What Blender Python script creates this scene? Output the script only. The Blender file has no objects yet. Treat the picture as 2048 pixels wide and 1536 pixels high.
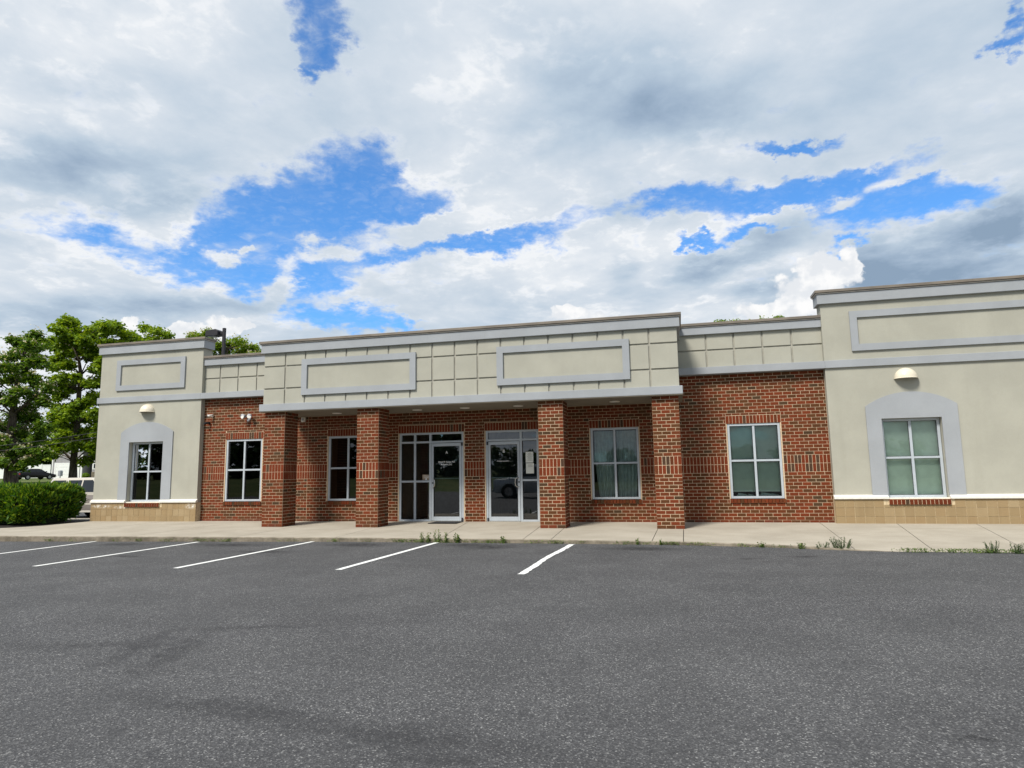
import bpy, bmesh, math, random
import numpy as np
from mathutils import Vector, Matrix
R = math.radians
S = bpy.context.scene
COL = S.collection
random.seed(7)
rng = np.random.default_rng(7)

# ------------------------------------------------------------------ camera
YAW, PITCH, ROLL, FPX = -0.24419, 0.13181, -0.01612, 1318.55
CAM = Vector((10.7048, -15.5011, 1.338))
FW = Vector((math.sin(YAW) * math.cos(PITCH), math.cos(YAW) * math.cos(PITCH), math.sin(PITCH)))
_r = Vector((math.cos(YAW), -math.sin(YAW), 0))
_u = _r.cross(FW)
RT = _r * math.cos(ROLL) + _u * math.sin(ROLL)
UP = -_r * math.sin(ROLL) + _u * math.cos(ROLL)
cd = bpy.data.cameras.new("camera")
cam = bpy.data.objects.new("camera", cd)
COL.objects.link(cam)
cam.matrix_world = Matrix(((RT.x, UP.x, -FW.x, CAM.x), (RT.y, UP.y, -FW.y, CAM.y), (RT.z, UP.z, -FW.z, CAM.z), (0, 0, 0, 1)))
cd.sensor_width = 36
cd.lens = 36 * FPX / 2048
cd.clip_start = 0.05
cd.clip_end = 3000
S.camera = cam

# ------------------------------------------------------------------ exposure, sun, sky
S.view_settings.view_transform = 'Standard'
S.view_settings.look = 'None'
S.view_settings.gamma = 1
S.view_settings.use_curve_mapping = False
EXPO = 0.5
S.view_settings.exposure = EXPO
SUN_EL, SUN_AZ = 50, 205            # azimuth from +Y towards +X
sd = bpy.data.lights.new("sun", 'SUN')
sd.energy = 3.5
sd.angle = R(15)
sd.color = (1.0, 0.95, 0.87)
sun = bpy.data.objects.new("sun", sd)
COL.objects.link(sun)
_s = Vector((math.sin(R(SUN_AZ)) * math.cos(R(SUN_EL)), math.cos(R(SUN_AZ)) * math.cos(R(SUN_EL)), math.sin(R(SUN_EL))))
sun.rotation_euler = _s.to_track_quat('Z', 'Y').to_euler()

W = bpy.data.worlds.new("World")
S.world = W
W.use_nodes = True
SKY_STRENGTH = 0.1
GAPS = [(-31.49, 20.08, 7.06, 3.35, 9.7), (-28.2, 23.89, 3.19, 2.76, 40.4), (-33.99, 21.79, 4.1, 1.51, 20.3), (-43.22, 17.93, 5.85, 1.19, -0.2), (-37.31, 16.17, 4.52, 1.26, -6.8), (-32.2, 16.01, 2.84, 1.42, 4.1), (-25.61, 25.05, 1.54, 1.55, 3.7), (-22.93, 22.02, 3.1, 1.21, 20.4), (-19.37, 19.46, 7.6, 0.7, 10.1), (-12.6, 20.06, 3.38, 0.91, 6.1), (-31.3, 36.4, 2.7, 1.7, -8.0), (-30.6, 34.2, 1.3, 1.7, -8.0), (-31.6, 32.2, 0.7, 1.3, 10), (0.75, 21.94, 4.87, 0.95, 1.4), (8.13, 21.48, 5.05, 1.0, 1.0), (12.38, 21.89, 5.46, 0.6, 1.4), (16.44, 19.26, 4.42, 1.38, -6.1), (21.0, 18.98, 2.43, 0.91, 3.7), (10.36, 25.02, 2.2, 0.4, -10.7), (20.19, 20.4, 1.54, 0.5, 8.7), (26.3, 28.4, 0.8, 1.1, 0.8), (24.94, 27.57, 0.9, 0.4, -9.1), (-29.67, 12.87, 3.72, 0.91, 7.6), (-23.75, 12.64, 3.01, 0.6, -8.7), (6.8, 19.35, 2.36, 0.47, 2.2), (14.15, 16.89, 1.06, 0.37, -9.4), (2.48, 18.88, 1.67, 0.32, -6.1)]
GREYS = [(15.2, 14.6, 1.9, 2.0, 0.0, 0.55), (8.0, 14.6, 2.6, 1.3, 10.0, 0.45), (-41.5, 12.9, 6.0, 0.8, 4.0, 0.3), (-12.5, 13.9, 3.4, 0.8, 0.0, 0.2), (-50.65, 22.48, 4.58, 1.97, 13.7, 0.5), (-45.5, 21.89, 6.79, 2.45, 11.0, 0.35), (-42.66, 20.6, 4.27, 1.45, 9.3, 0.25), (-3.55, 32.11, 11.71, 3.92, -17.1, 0.45), (1.12, 28.32, 6.51, 2.2, -7.2, 0.25), (-9.19, 28.48, 6.42, 2.27, -2.8, 0.2), (6.29, 17.64, 5.07, 1.53, 15.3, 0.6), (2.58, 16.84, 2.88, 1.23, 4.2, 0.4), (20.61, 14.82, 6.7, 2.5, 3.2, 0.75), (24.06, 16.71, 2.25, 2.38, 22.9, 0.6), (-3.79, 17.16, 1.31, 1.04, -3.8, 0.35), (-50.74, 11.11, 4.61, 1.05, 6.9, 0.45), (-44.97, 12.87, 6.6, 0.93, 6.4, 0.25), (0.37, 14.57, 10.44, 1.46, 0.5, 0.3), (-3.59, 21.86, 2.64, 1.2, -4.5, 0.25), (-33.74, 13.87, 6.33, 0.81, 3.8, 0.2), (-47.56, 27.89, 5.03, 1.28, 14.4, 0.2), (8.3, 12.61, 3.06, 0.8, -6.0, 0.2), (-14.93, 15.25, 8.91, 0.85, -0.6, 0.15)]
TUFTS = [(-42.73, 18.67, 2.22, 1.3, 18.7), (-38.49, 17.41, 1.26, 0.58, -3.9), (-31.43, 18.0, 2.08, 1.03, 23.6), (-22.04, 20.96, 6.67, 1.06, 11.0), (-33.78, 15.29, 0.99, 1.61, 4.3), (-18.01, 21.53, 2.71, 0.65, 0.5), (-28.52, 18.49, 1.9, 0.73, 3.6), (9.2, 19.98, 2.31, 0.54, -3.8), (14.07, 20.27, 1.44, 0.66, -10.8), (-37.01, 18.16, 0.54, 0.31, 6.2)]
PUFFS = [(11.5, 15.75, 1.5, 1.15, -8.0), (11.9, 14.9, 2.0, 1.3, -8.0), (11.04, 14.08, 2.57, 1.37, -2.0), (9.83, 12.84, 3.72, 0.99, 4.2), (7.52, 12.49, 2.32, 0.88, -5.7), (14.0, 15.02, 1.06, 1.51, -8.6), (-8.75, 13.39, 1.98, 0.69, 2.8), (-6.35, 13.12, 0.87, 0.34, -2.6), (-37.7, 11.79, 1.42, 0.95, 4.0), (-40.06, 11.23, 1.62, 0.86, 4.3), (-42.17, 11.06, 2.42, 0.69, 4.7), (-36.76, 11.66, 0.95, 0.64, 3.8), (-44.4, 11.43, 0.6, 0.6, 5.5)]


class NT:
    """small wrapper for writing node trees as expressions"""
    def __init__(s, tree):
        s.t = tree
        tree.nodes.clear()

    def node(s, typ, inputs=None, **props):
        n = s.t.nodes.new(typ)
        for k, v in props.items():
            setattr(n, k, v)
        for k, v in (inputs or {}).items():
            i = n.inputs[k]
            if isinstance(v, bpy.types.NodeSocket):
                s.t.links.new(v, i)
            else:
                i.default_value = v
        return n

    def m(s, op, a, b=None, c=None, clamp=False):
        d = {0: a}
        if b is not None: d[1] = b
        if c is not None: d[2] = c
        return s.node('ShaderNodeMath', d, operation=op, use_clamp=clamp).outputs[0]

    def v(s, op, a, b=None):
        d = {0: a}
        if b is not None: d[1] = b
        n = s.node('ShaderNodeVectorMath', d, operation=op)
        return n.outputs['Value'] if op in ('LENGTH', 'DOT_PRODUCT', 'DISTANCE') else n.outputs[0]

    def xyz(s, x, y, z=0.0):
        return s.node('ShaderNodeCombineXYZ', {0: x, 1: y, 2: z}).outputs[0]

    def sep(s, v):
        return s.node('ShaderNodeSeparateXYZ', {0: v}).outputs

    def noise(s, vec, scale, detail=4, rough=0.55, dist=0.0):
        return s.node('ShaderNodeTexNoise', {'Vector': vec, 'Scale': scale, 'Detail': detail, 'Roughness': rough, 'Distortion': dist})

    def rng(s, x, a, b, c=0.0, d=1.0, interp='SMOOTHSTEP'):
        return s.node('ShaderNodeMapRange', {0: x, 1: a, 2: b, 3: c, 4: d}, interpolation_type=interp).outputs[0]

    def mix(s, f, a, b, blend='MIX'):
        n = s.node('ShaderNodeMix', {0: f}, data_type='RGBA', blend_type=blend)
        for i, val in ((6, a), (7, b)):
            if isinstance(val, bpy.types.NodeSocket):
                s.t.links.new(val, n.inputs[i])
            else:
                n.inputs[i].default_value = (*val, 1) if len(val) == 3 else val
        return n.outputs[2]

    def ramp(s, f, stops, interp='LINEAR'):
        n = s.node('ShaderNodeValToRGB', {0: f})
        cr = n.color_ramp
        cr.interpolation = interp
        while len(cr.elements) < len(stops): cr.elements.new(0.5)
        for e, (p, c) in zip(cr.elements, stops):
            e.position = p
            e.color = (*c, 1)
        return n.outputs[0]


def build_sky():
    n = NT(W.node_tree)
    sky = n.node('ShaderNodeTexSky', sky_type='NISHITA', sun_disc=False)
    sky.sun_elevation = R(SUN_EL)
    sky.sun_rotation = R(SUN_AZ)
    d = n.node('ShaderNodeTexCoord').outputs['Generated']
    x, y, z = n.sep(n.v('NORMALIZE', d))
    az = n.m('MULTIPLY', n.m('ARCTAN2', x, y), 57.2958)
    el = n.m('MULTIPLY', n.m('ARCSINE', z), 57.2958)
    zz = n.m('ADD', n.m('MAXIMUM', z, 0.0), 0.14)
    p = n.xyz(n.m('DIVIDE', x, zz), n.m('DIVIDE', y, zz), 3.7)
    # domain warp so that cloud edges are ragged at several sizes
    wn = n.noise(n.xyz(n.m('MULTIPLY', az, 0.13), n.m('MULTIPLY', el, 0.24), 1.3), 1.0, 8, 0.62)
    wc = n.sep(wn.outputs['Color'])
    azw = n.m('ADD', az, n.m('MULTIPLY', n.m('SUBTRACT', wc[0], 0.5), 9.0))
    elw = n.m('ADD', el, n.m('MULTIPLY', n.m('SUBTRACT', wc[1], 0.5), 5.0))
    fine = n.noise(n.xyz(n.m('MULTIPLY', az, 0.42), n.m('MULTIPLY', el, 0.6), 5.0), 1.0, 6, 0.6)
    fn = n.sep(fine.outputs['Color'])
    azw = n.m('ADD', azw, n.m('MULTIPLY', n.m('SUBTRACT', fn[0], 0.5), 4.5))
    elw = n.m('ADD', elw, n.m('MULTIPLY', n.m('SUBTRACT', fn[1], 0.5), 3.2))
    V = n.xyz(azw, elw, 0.0)
    azg = n.m('ADD', az, n.m('MULTIPLY', n.m('SUBTRACT', wc[0], 0.5), 4.0))
    elg = n.m('ADD', el, n.m('MULTIPLY', n.m('SUBTRACT', wc[1], 0.5), 2.6))
    VG = n.xyz(azg, elg, 0.0)
    n1 = n.noise(p, 1.5, 7, 0.56, 0.3).outputs['Fac']
    n2 = n.noise(p, 5.5, 6, 0.6, 0.2).outputs['Fac']

    def ell(vec, c, a, b):
        mp = n.node('ShaderNodeMapping', {'Vector': vec, 'Location': (c[0], c[1], 0), 'Rotation': (0, 0, R(c[4])), 'Scale': (c[2], c[3], 1)}, vector_type='TEXTURE')
        return n.rng(n.v('LENGTH', mp.outputs[0]), b, a, 0.0, 1.0)

    gap = None
    for g in GAPS:
        e = ell(V, g, 0.1, 2.15)
        gap = e if gap is None else n.m('SUBTRACT', n.m('ADD', gap, e), n.m('MULTIPLY', gap, e))
    for g in TUFTS:
        gap = n.m('SUBTRACT', gap, n.m('MULTIPLY', ell(V, g, 0.1, 1.7), 0.72))
    gap = n.m('MAXIMUM', gap, 0.0)
    # elsewhere in the sky the cloud cover is broken in the same way
    out = n.rng(n.m('ABSOLUTE', n.m('ADD', az, 13.0)), 45, 60)
    out = n.m('MAXIMUM', out, n.rng(el, 38, 46))
    gen = n.m('MULTIPLY', out, n.rng(n1, 0.36, 0.46, 1.0, 0.0))
    gap = n.m('MAXIMUM', gap, gen)
    n3 = n.noise(p, 17.0, 5, 0.62, 0.4).outputs['Fac']
    gapn = n.m('ADD', gap, n.m('MULTIPLY', n.m('SUBTRACT', n2, 0.5), 1.15))
    gapn = n.m('ADD', gapn, n.m('MULTIPLY', n.m('SUBTRACT', n3, 0.5), 1.0))
    blue = n.m('MULTIPLY', n.rng(gapn, 0.16, 0.98), n.rng(n3, 0.45, 0.75, 1.0, 0.86))
    edge = n.m('MULTIPLY', n.rng(gapn, 0.0, 0.3), n.rng(n1, 0.35, 0.6))
    t = n.m('ADD', 0.70, n.m('MULTIPLY', n.m('SUBTRACT', n1, 0.5), 1.5))
    t = n.m('ADD', t, n.m('MULTIPLY', n.m('SUBTRACT', n2, 0.5), 0.55))
    t = n.m('ADD', t, n.m('MULTIPLY', edge, 0.20))
    gs = None
    for g in GREYS:
        e = ell(VG, g, 0.3, 1.5)
        gs = n.m('MULTIPLY', e, g[5]) if gs is None else n.m('ADD', gs, n.m('MULTIPLY', e, g[5]))
    gs = n.m('MULTIPLY', n.m('MULTIPLY', gs, 0.95), n.rng(n2, 0.2, 0.75, 1.25, 0.55, 'LINEAR'))
    t = n.m('SUBTRACT', t, gs)
    t = n.rng(t, -0.25, 1.0, 0.0, 1.0, 'LINEAR')
    k = 1.0 / (SKY_STRENGTH * 2 ** EXPO)
    C = lambda r, g, b: (r * k, g * k, b * k)
    cloud = n.ramp(t, [(0.0, (0.27, 0.37, 0.50)), (0.22, (0.36, 0.465, 0.60)), (0.52, (0.50, 0.605, 0.72)), (0.80, (0.69, 0.755, 0.83)), (1.0, (0.89, 0.915, 0.945))])
    cloud = n.mix(1.0, cloud, (k, k, k), 'MULTIPLY')
    blu = n.mix(1.0, sky.outputs[0], (0.57, 1.07, 1.55), 'MULTIPLY')
    full = n.mix(blue, cloud, blu)
    # towering white heads low over the roofs
    pf = None
    wf = n.noise(n.xyz(n.m('MULTIPLY', az, 0.55), n.m('MULTIPLY', el, 0.6), 8.0), 1.0, 5, 0.55)
    fc = n.sep(wf.outputs['Color'])
    VP = n.xyz(n.m('ADD', az, n.m('MULTIPLY', n.m('SUBTRACT', fc[0], 0.5), 3.4)), n.m('ADD', el, n.m('MULTIPLY', n.m('SUBTRACT', fc[1], 0.5), 2.6)), 0.0)
    for g in PUFFS:
        e = ell(VP, g, 0.85, 1.12)
        pf = e if pf is None else n.m('MAXIMUM', pf, e)
    pc = n.mix(n.rng(wf.outputs['Fac'], 0.42, 0.62), C(0.80, 0.83, 0.87), C(0.99, 0.99, 0.99))
    full = n.mix(pf, full, pc)
    hz = n.rng(el, -1.0, 0.5)
    full = n.mix(hz, C(0.16, 0.17, 0.17), full)
    bg = n.node('ShaderNodeBackground', {'Color': full, 'Strength': SKY_STRENGTH})
    o = n.node('ShaderNodeOutputWorld', {'Surface': bg.outputs[0]})


build_sky()
W.cycles.sampling_method = 'MANUAL'
W.cycles.sample_map_resolution = 512
S.cycles.max_bounces = 8
S.cycles.transparent_max_bounces = 12
S.cycles.use_denoising = True

# ------------------------------------------------------------------ materials
def material(name):
    m = bpy.data.materials.new(name)
    m.use_nodes = True
    return m, NT(m.node_tree)


def finish(n, color, rough=0.7, bump=None, strength=0.2, dist=0.01, spec=0.35, metal=0.0, trans=None, coat=0.0):
    d = {'Base Color': (*color, 1) if isinstance(color, tuple) else color, 'Roughness': rough, 'Metallic': metal, 'Specular IOR Level': spec, 'Coat Weight': coat}
    b = n.node('ShaderNodeBsdfPrincipled', d)
    if bump is not None:
        bp = n.node('ShaderNodeBump', {'Height': bump, 'Strength': strength, 'Distance': dist})
        n.t.links.new(bp.outputs[0], b.inputs['Normal'])
    sh = b.outputs[0]
    if trans:
        tr = n.node('ShaderNodeBsdfTranslucent', {'Color': trans[0] if isinstance(trans[0], bpy.types.NodeSocket) else (*trans[0], 1)})
        sh = n.node('ShaderNodeMixShader', {0: trans[1], 1: sh, 2: tr.outputs[0]}).outputs[0]
    n.node('ShaderNodeOutputMaterial', {'Surface': sh})


def pos(n):
    return n.node('ShaderNodeNewGeometry').outputs['Position']


def plain(name, col, rough=0.6, var=0.12, scale=6, bump=0.0, bscale=60, metal=0.0, spec=0.35, coat=0.0):
    m, n = material(name)
    P = pos(n)
    a = n.noise(P, scale, 5).outputs['Fac']
    c = n.mix(n.rng(a, 0.3, 0.7), tuple(x * (1 - var) for x in col), tuple(min(1, x * (1 + var)) for x in col))
    b = n.noise(P, bscale, 3).outputs['Fac'] if bump else None
    finish(n, c, rough, b, bump, 0.01, spec, metal, coat=coat)
    return m


def stucco(name, col, dirt=(0.26, 0.25, 0.2)):
    m, n = material(name)
    P = pos(n)
    x, y, z = n.sep(P)
    big = n.noise(P, 1.1, 5, 0.6).outputs['Fac']
    streak = n.noise(n.xyz(n.m('MULTIPLY', x, 5.0), n.m('MULTIPLY', y, 5.0), n.m('MULTIPLY', z, 0.5)), 1.0, 4, 0.6).outputs['Fac']
    c = n.mix(n.rng(big, 0.3, 0.7), tuple(v * 0.93 for v in col), tuple(v * 1.05 for v in col))
    c = n.mix(n.rng(streak, 0.5, 0.85, 0.0, 0.16), c, dirt)
    grain = n.noise(P, 55, 3, 0.7).outputs['Fac']
    c = n.mix(n.rng(grain, 0.35, 0.65, 0.0, 0.10), c, tuple(v * 0.6 for v in col))
    finish(n, c, 0.9, n.noise(P, 110, 3, 0.6).outputs['Fac'], 0.5, 0.006, 0.15)
    return m


def brick_mat(name, obj_color):
    m, n = material(name)
    P = pos(n)
    if obj_color:
        c = n.node('ShaderNodeObjectInfo').outputs['Color']
    else:
        c = n.node('ShaderNodeAttribute', attribute_name='bcol').outputs['Color']
    g = n.noise(P, 38, 5, 0.65).outputs['Fac']
    c = n.mix(n.rng(g, 0.3, 0.75), n.mix(1.0, c, (0.72, 0.74, 0.78), 'MULTIPLY'), n.mix(1.0, c, (1.12, 1.1, 1.06), 'MULTIPLY'))
    sm = n.noise(P, 9, 4, 0.6).outputs['Fac']
    c = n.mix(n.rng(sm, 0.6, 0.8, 0.0, 0.3), c, (0.34, 0.25, 0.17))
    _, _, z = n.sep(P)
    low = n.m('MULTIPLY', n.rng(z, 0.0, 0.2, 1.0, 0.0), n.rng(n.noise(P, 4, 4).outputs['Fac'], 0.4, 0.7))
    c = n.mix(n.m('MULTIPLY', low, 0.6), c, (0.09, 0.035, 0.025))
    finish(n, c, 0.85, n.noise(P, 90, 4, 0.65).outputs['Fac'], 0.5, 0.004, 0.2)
    return m


def mortar_mat():
    m, n = material('mortar')
    P = pos(n)
    g = n.noise(P, 30, 5, 0.65).outputs['Fac']
    c = n.mix(n.rng(g, 0.3, 0.7), (0.47, 0.35, 0.23), (0.64, 0.50, 0.35))
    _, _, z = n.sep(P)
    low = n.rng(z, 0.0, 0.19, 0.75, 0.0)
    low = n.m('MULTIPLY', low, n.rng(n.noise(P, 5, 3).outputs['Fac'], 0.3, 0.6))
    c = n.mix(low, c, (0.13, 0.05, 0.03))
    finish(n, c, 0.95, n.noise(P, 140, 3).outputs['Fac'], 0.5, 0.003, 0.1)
    return m


def stone_mat():
    m, n = material('tan_block')
    P = pos(n)
    x, y, z = n.sep(P)
    rnd = n.node('ShaderNodeObjectInfo').outputs['Random']
    c = n.ramp(rnd, [(0.0, (0.27, 0.195, 0.105)), (0.4, (0.30, 0.22, 0.12)), (0.75, (0.285, 0.20, 0.105)), (1.0, (0.33, 0.25, 0.145))])
    st = n.noise(n.xyz(n.m('MULTIPLY', x, 9.0), n.m('MULTIPLY', y, 9.0), n.m('MULTIPLY', z, 0.9)), 1.0, 5, 0.65).outputs['Fac']
    c = n.mix(n.rng(st, 0.5, 0.8, 0.0, 0.25), c, (0.45, 0.36, 0.22))
    c = n.mix(n.rng(st, 0.5, 0.25, 0.0, 0.2), c, (0.18, 0.12, 0.06))
    # white bloom of salts high on the left bay
    def spot(cx, cz, rx, rz):
        u = n.m('DIVIDE', n.m('SUBTRACT', x, cx), rx)
        w = n.m('DIVIDE', n.m('SUBTRACT', z, cz), rz)
        return n.rng(n.v('LENGTH', n.xyz(u, w, 0.0)), 0.3, 1.2, 1.0, 0.0)
    sp = n.m('MAXIMUM', n.m('MAXIMUM', spot(-6.65, 0.47, 0.38, 0.06), spot(-3.42, 0.47, 0.2, 0.09)), spot(-5.9, 0.44, 0.3, 0.05))
    nz = n.noise(P, 14, 5, 0.7).outputs['Fac']
    c = n.mix(n.m('MULTIPLY', sp, n.rng(nz, 0.4, 0.65)), c, (0.68, 0.66, 0.6))
    finish(n, c, 0.88, n.noise(P, 80, 4).outputs['Fac'], 0.45, 0.006, 0.2)
    return m


def concrete_mat():
    m, n = material('pale_concrete')
    P = pos(n)
    x, y, z = n.sep(P)
    a = n.noise(P, 0.9, 6, 0.6).outputs['Fac']
    c = n.mix(n.rng(a, 0.3, 0.7), (0.335, 0.303, 0.248), (0.42, 0.383, 0.318))
    b = n.noise(n.xyz(n.m('MULTIPLY', x, 0.8), n.m('MULTIPLY', y, 4.0), 0.0), 1.0, 6, 0.65).outputs['Fac']
    c = n.mix(n.rng(b, 0.52, 0.75, 0.0, 0.45), c, (0.27, 0.235, 0.18))
    s = n.noise(P, 60, 4, 0.7).outputs['Fac']
    c = n.mix(n.rng(s, 0.35, 0.7, 0.25, 0.0), c, (0.2, 0.17, 0.13))
    sp = n.node('ShaderNodeTexVoronoi', {'Vector': P, 'Scale': 2.2})
    c = n.mix(n.rng(sp.outputs['Distance'], 0.0, 0.035, 0.75, 0.0), c, (0.1, 0.085, 0.07))
    finish(n, c, 0.9, s, 0.4, 0.004, 0.2)
    return m


def kerb_mat():
    m, n = material('dirty_concrete')
    P = pos(n)
    x, y, z = n.sep(P)
    a = n.noise(P, 3.0, 6, 0.7).outputs['Fac']
    c = n.mix(n.rng(a, 0.3, 0.7), (0.11, 0.095, 0.07), (0.25, 0.215, 0.165))
    b = n.noise(P, 25, 5, 0.7).outputs['Fac']
    c = n.mix(n.rng(b, 0.5, 0.75, 0.0, 0.6), c, (0.09, 0.08, 0.06))
    finish(n, c, 0.95, b, 0.6, 0.01, 0.15)
    return m


def asphalt_mat():
    m, n = material('asphalt')
    P = pos(n)
    x, y, z = n.sep(P)
    Q = n.xyz(x, y, 0.0)
    big = n.noise(Q, 0.35, 6, 0.6).outputs['Fac']
    c = n.mix(n.rng(big, 0.3, 0.7), (0.052, 0.0525, 0.054), (0.072, 0.0725, 0.074))
    # aggregate: coarse and fine stones, some pale, some black
    v1 = n.node('ShaderNodeTexVoronoi', {'Vector': Q, 'Scale': 120.0, 'Randomness': 1.0})
    r1 = n.sep(v1.outputs['Color'])
    c = n.mix(n.rng(r1[0], 0.5, 1.0, 0.0, 0.85, 'LINEAR'), c, (0.205, 0.205, 0.207))
    c = n.mix(n.rng(r1[1], 0.4, 1.0, 0.0, 0.85, 'LINEAR'), c, (0.026, 0.026, 0.029))
    pale = n.m('GREATER_THAN', r1[2], 0.965)
    c = n.mix(n.m('MULTIPLY', pale, 0.8), c, (0.36, 0.36, 0.35))
    v2 = n.node('ShaderNodeTexVoronoi', {'Vector': Q, 'Scale': 52.0, 'Randomness': 1.0})
    r2 = n.sep(v2.outputs['Color'])
    c = n.mix(n.rng(r2[0], 0.5, 1.0, 0.0, 0.30, 'LINEAR'), c, (0.13, 0.13, 0.132))
    c = n.mix(n.rng(r2[1], 0.3, 1.0, 0.0, 0.28, 'LINEAR'), c, (0.035, 0.035, 0.038))
    mid = n.noise(Q, 6.0, 5, 0.7).outputs['Fac']
    c = n.mix(n.rng(mid, 0.35, 0.75, 0.18, 0.0), c, (0.045, 0.045, 0.049))
    mid2 = n.noise(Q, 1.1, 5, 0.6).outputs['Fac']
    c = n.mix(n.rng(mid2, 0.38, 0.62, 0.24, 0.0), c, (0.030, 0.030, 0.032))
    # oil and tyre marks
    wrp = n.noise(Q, 3.0, 5, 0.65).outputs['Color']
    wq = n.v('ADD', Q, n.v('MULTIPLY', n.v('SUBTRACT', wrp, (0.5, 0.5, 0.5)), (0.7, 0.5, 0.0)))

    def spot(cx, cy, rx, ry, rot=0):
        mp = n.node('ShaderNodeMapping', {'Vector': wq, 'Location': (cx, cy, 0), 'Rotation': (0, 0, R(rot)), 'Scale': (rx, ry, 1)}, vector_type='TEXTURE')
        return n.rng(n.v('LENGTH', mp.outputs[0]), 0.1, 1.35, 1.0, 0.0)
    tot = None
    for sp in [(1.3, -3.0, 0.9, 0.35), (4.2, -2.85, 0.75, 0.35), (7.05, -3.0, 0.55, 0.5), (6.6, -2.7, 0.7, 0.25), (10.0, -3.1, 0.8, 0.32), (-1.4, -3.1, 0.7, 0.3),
               (12.55, -4.0, 0.28, 0.1), (11.7, -4.3, 0.25, 0.1), (2.9, -4.1, 0.6, 0.2), (0.6, -5.0, 0.5, 0.15), (12.1, -11.4, 0.10, 0.05)]:
        e = spot(*sp)
        tot = e if tot is None else n.m('MAXIMUM', tot, e)
    tot = n.m('MULTIPLY', tot, n.rng(n.noise(Q, 9.0, 5, 0.7).outputs['Fac'], 0.35, 0.6, 0.25, 1.0))
    c = n.mix(n.m('MULTIPLY', tot, 0.92), c, (0.012, 0.012, 0.013))
    skid = None
    for sp in [(7.9, -11.75, 1.1, 0.16, -8), (9.2, -11.95, 1.2, 0.2, -6), (6.15, -10.6, 0.16, 0.8, 14), (6.6, -10.7, 0.14, 0.8, 18), (5.7, -10.6, 0.8, 0.13, 10), (6.7, -9.8, 0.55, 0.13, 16), (9.5, -12.2, 0.6, 0.15, -10)]:
        e = spot(*sp)
        skid = e if skid is None else n.m('MAXIMUM', skid, e)
    c = n.mix(n.m('MULTIPLY', n.m('MULTIPLY', skid, n.rng(mid, 0.33, 0.6, 0.3, 1.0)), 0.62), c, (0.024, 0.024, 0.026))
    h = n.m('ADD', v1.outputs['Distance'], n.m('MULTIPLY', v2.outputs['Distance'], 0.5))
    finish(n, c, 0.82, h, 0.55, 0.006, 0.3)
    return m


def paint_mat():
    m, n = material('white_road_paint')
    P = pos(n)
    a = n.noise(P, 45, 5, 0.7).outputs['Fac']
    b = n.noise(P, 7, 4, 0.6).outputs['Fac']
    w = n.m('ADD', a, n.m('MULTIPLY', n.m('SUBTRACT', b, 0.5), 0.5))
    c = n.mix(n.rng(w, 0.56, 0.72), (0.72, 0.73, 0.71), (0.28, 0.28, 0.28))
    finish(n, c, 0.75, a, 0.4, 0.003, 0.3)
    return m


def glass_mat(name, tint, refl=1.0):
    m, n = material(name)
    tr = n.node('ShaderNodeBsdfTransparent', {'Color': (*tint, 1)})
    gl = n.node('ShaderNodeBsdfGlossy', {'Color': (0.95, 0.97, 1, 1), 'Roughness': 0.01})
    P = pos(n)
    bp = n.node('ShaderNodeBump', {'Height': n.noise(P, 1.2, 2).outputs['Fac'], 'Strength': 0.02, 'Distance': 0.05})
    n.t.links.new(bp.outputs[0], gl.inputs['Normal'])
    fr = n.node('ShaderNodeFresnel', {'IOR': 1.52}).outputs[0]
    f = n.m('MULTIPLY', fr, 1.7 * refl, clamp=True)
    mx = n.node('ShaderNodeMixShader', {0: f, 1: tr.outputs[0], 2: gl.outputs[0]})
    n.node('ShaderNodeOutputMaterial', {'Surface': mx.outputs[0]})
    return m


def leaf_mat(name, stops, trans=0.4, rough=0.5):
    m, n = material(name)
    rnd = n.node('ShaderNodeNewGeometry').outputs['Random Per Island']
    c = n.ramp(rnd, stops)
    lt = n.mix(1.0, c, (1.5, 1.35, 0.7), 'MULTIPLY')
    finish(n, c, rough, spec=0.3, trans=(lt, trans))
    return m


def bark_mat(name, a, b):
    m, n = material(name)
    P = pos(n)
    x, y, z = n.sep(P)
    f = n.noise(n.xyz(n.m('MULTIPLY', x, 6.0), n.m('MULTIPLY', y, 6.0), z), 1.5, 5, 0.65).outputs['Fac']
    c = n.mix(n.rng(f, 0.35, 0.65), a, b)
    finish(n, c, 0.95, f, 0.8, 0.05, 0.1)
    return m


def grass_mat():
    m, n = material('grass_ground')
    P = pos(n)
    a = n.noise(P, 0.25, 6, 0.65).outputs['Fac']
    c = n.mix(n.rng(a, 0.35, 0.65), (0.065, 0.105, 0.028), (0.15, 0.165, 0.06))
    b = n.noise(P, 7, 4, 0.7).outputs['Fac']
    c = n.mix(n.rng(b, 0.3, 0.7, 0.0, 0.5), c, (0.04, 0.06, 0.02))
    finish(n, c, 0.95, b, 0.6, 0.05, 0.1)
    return m


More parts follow.
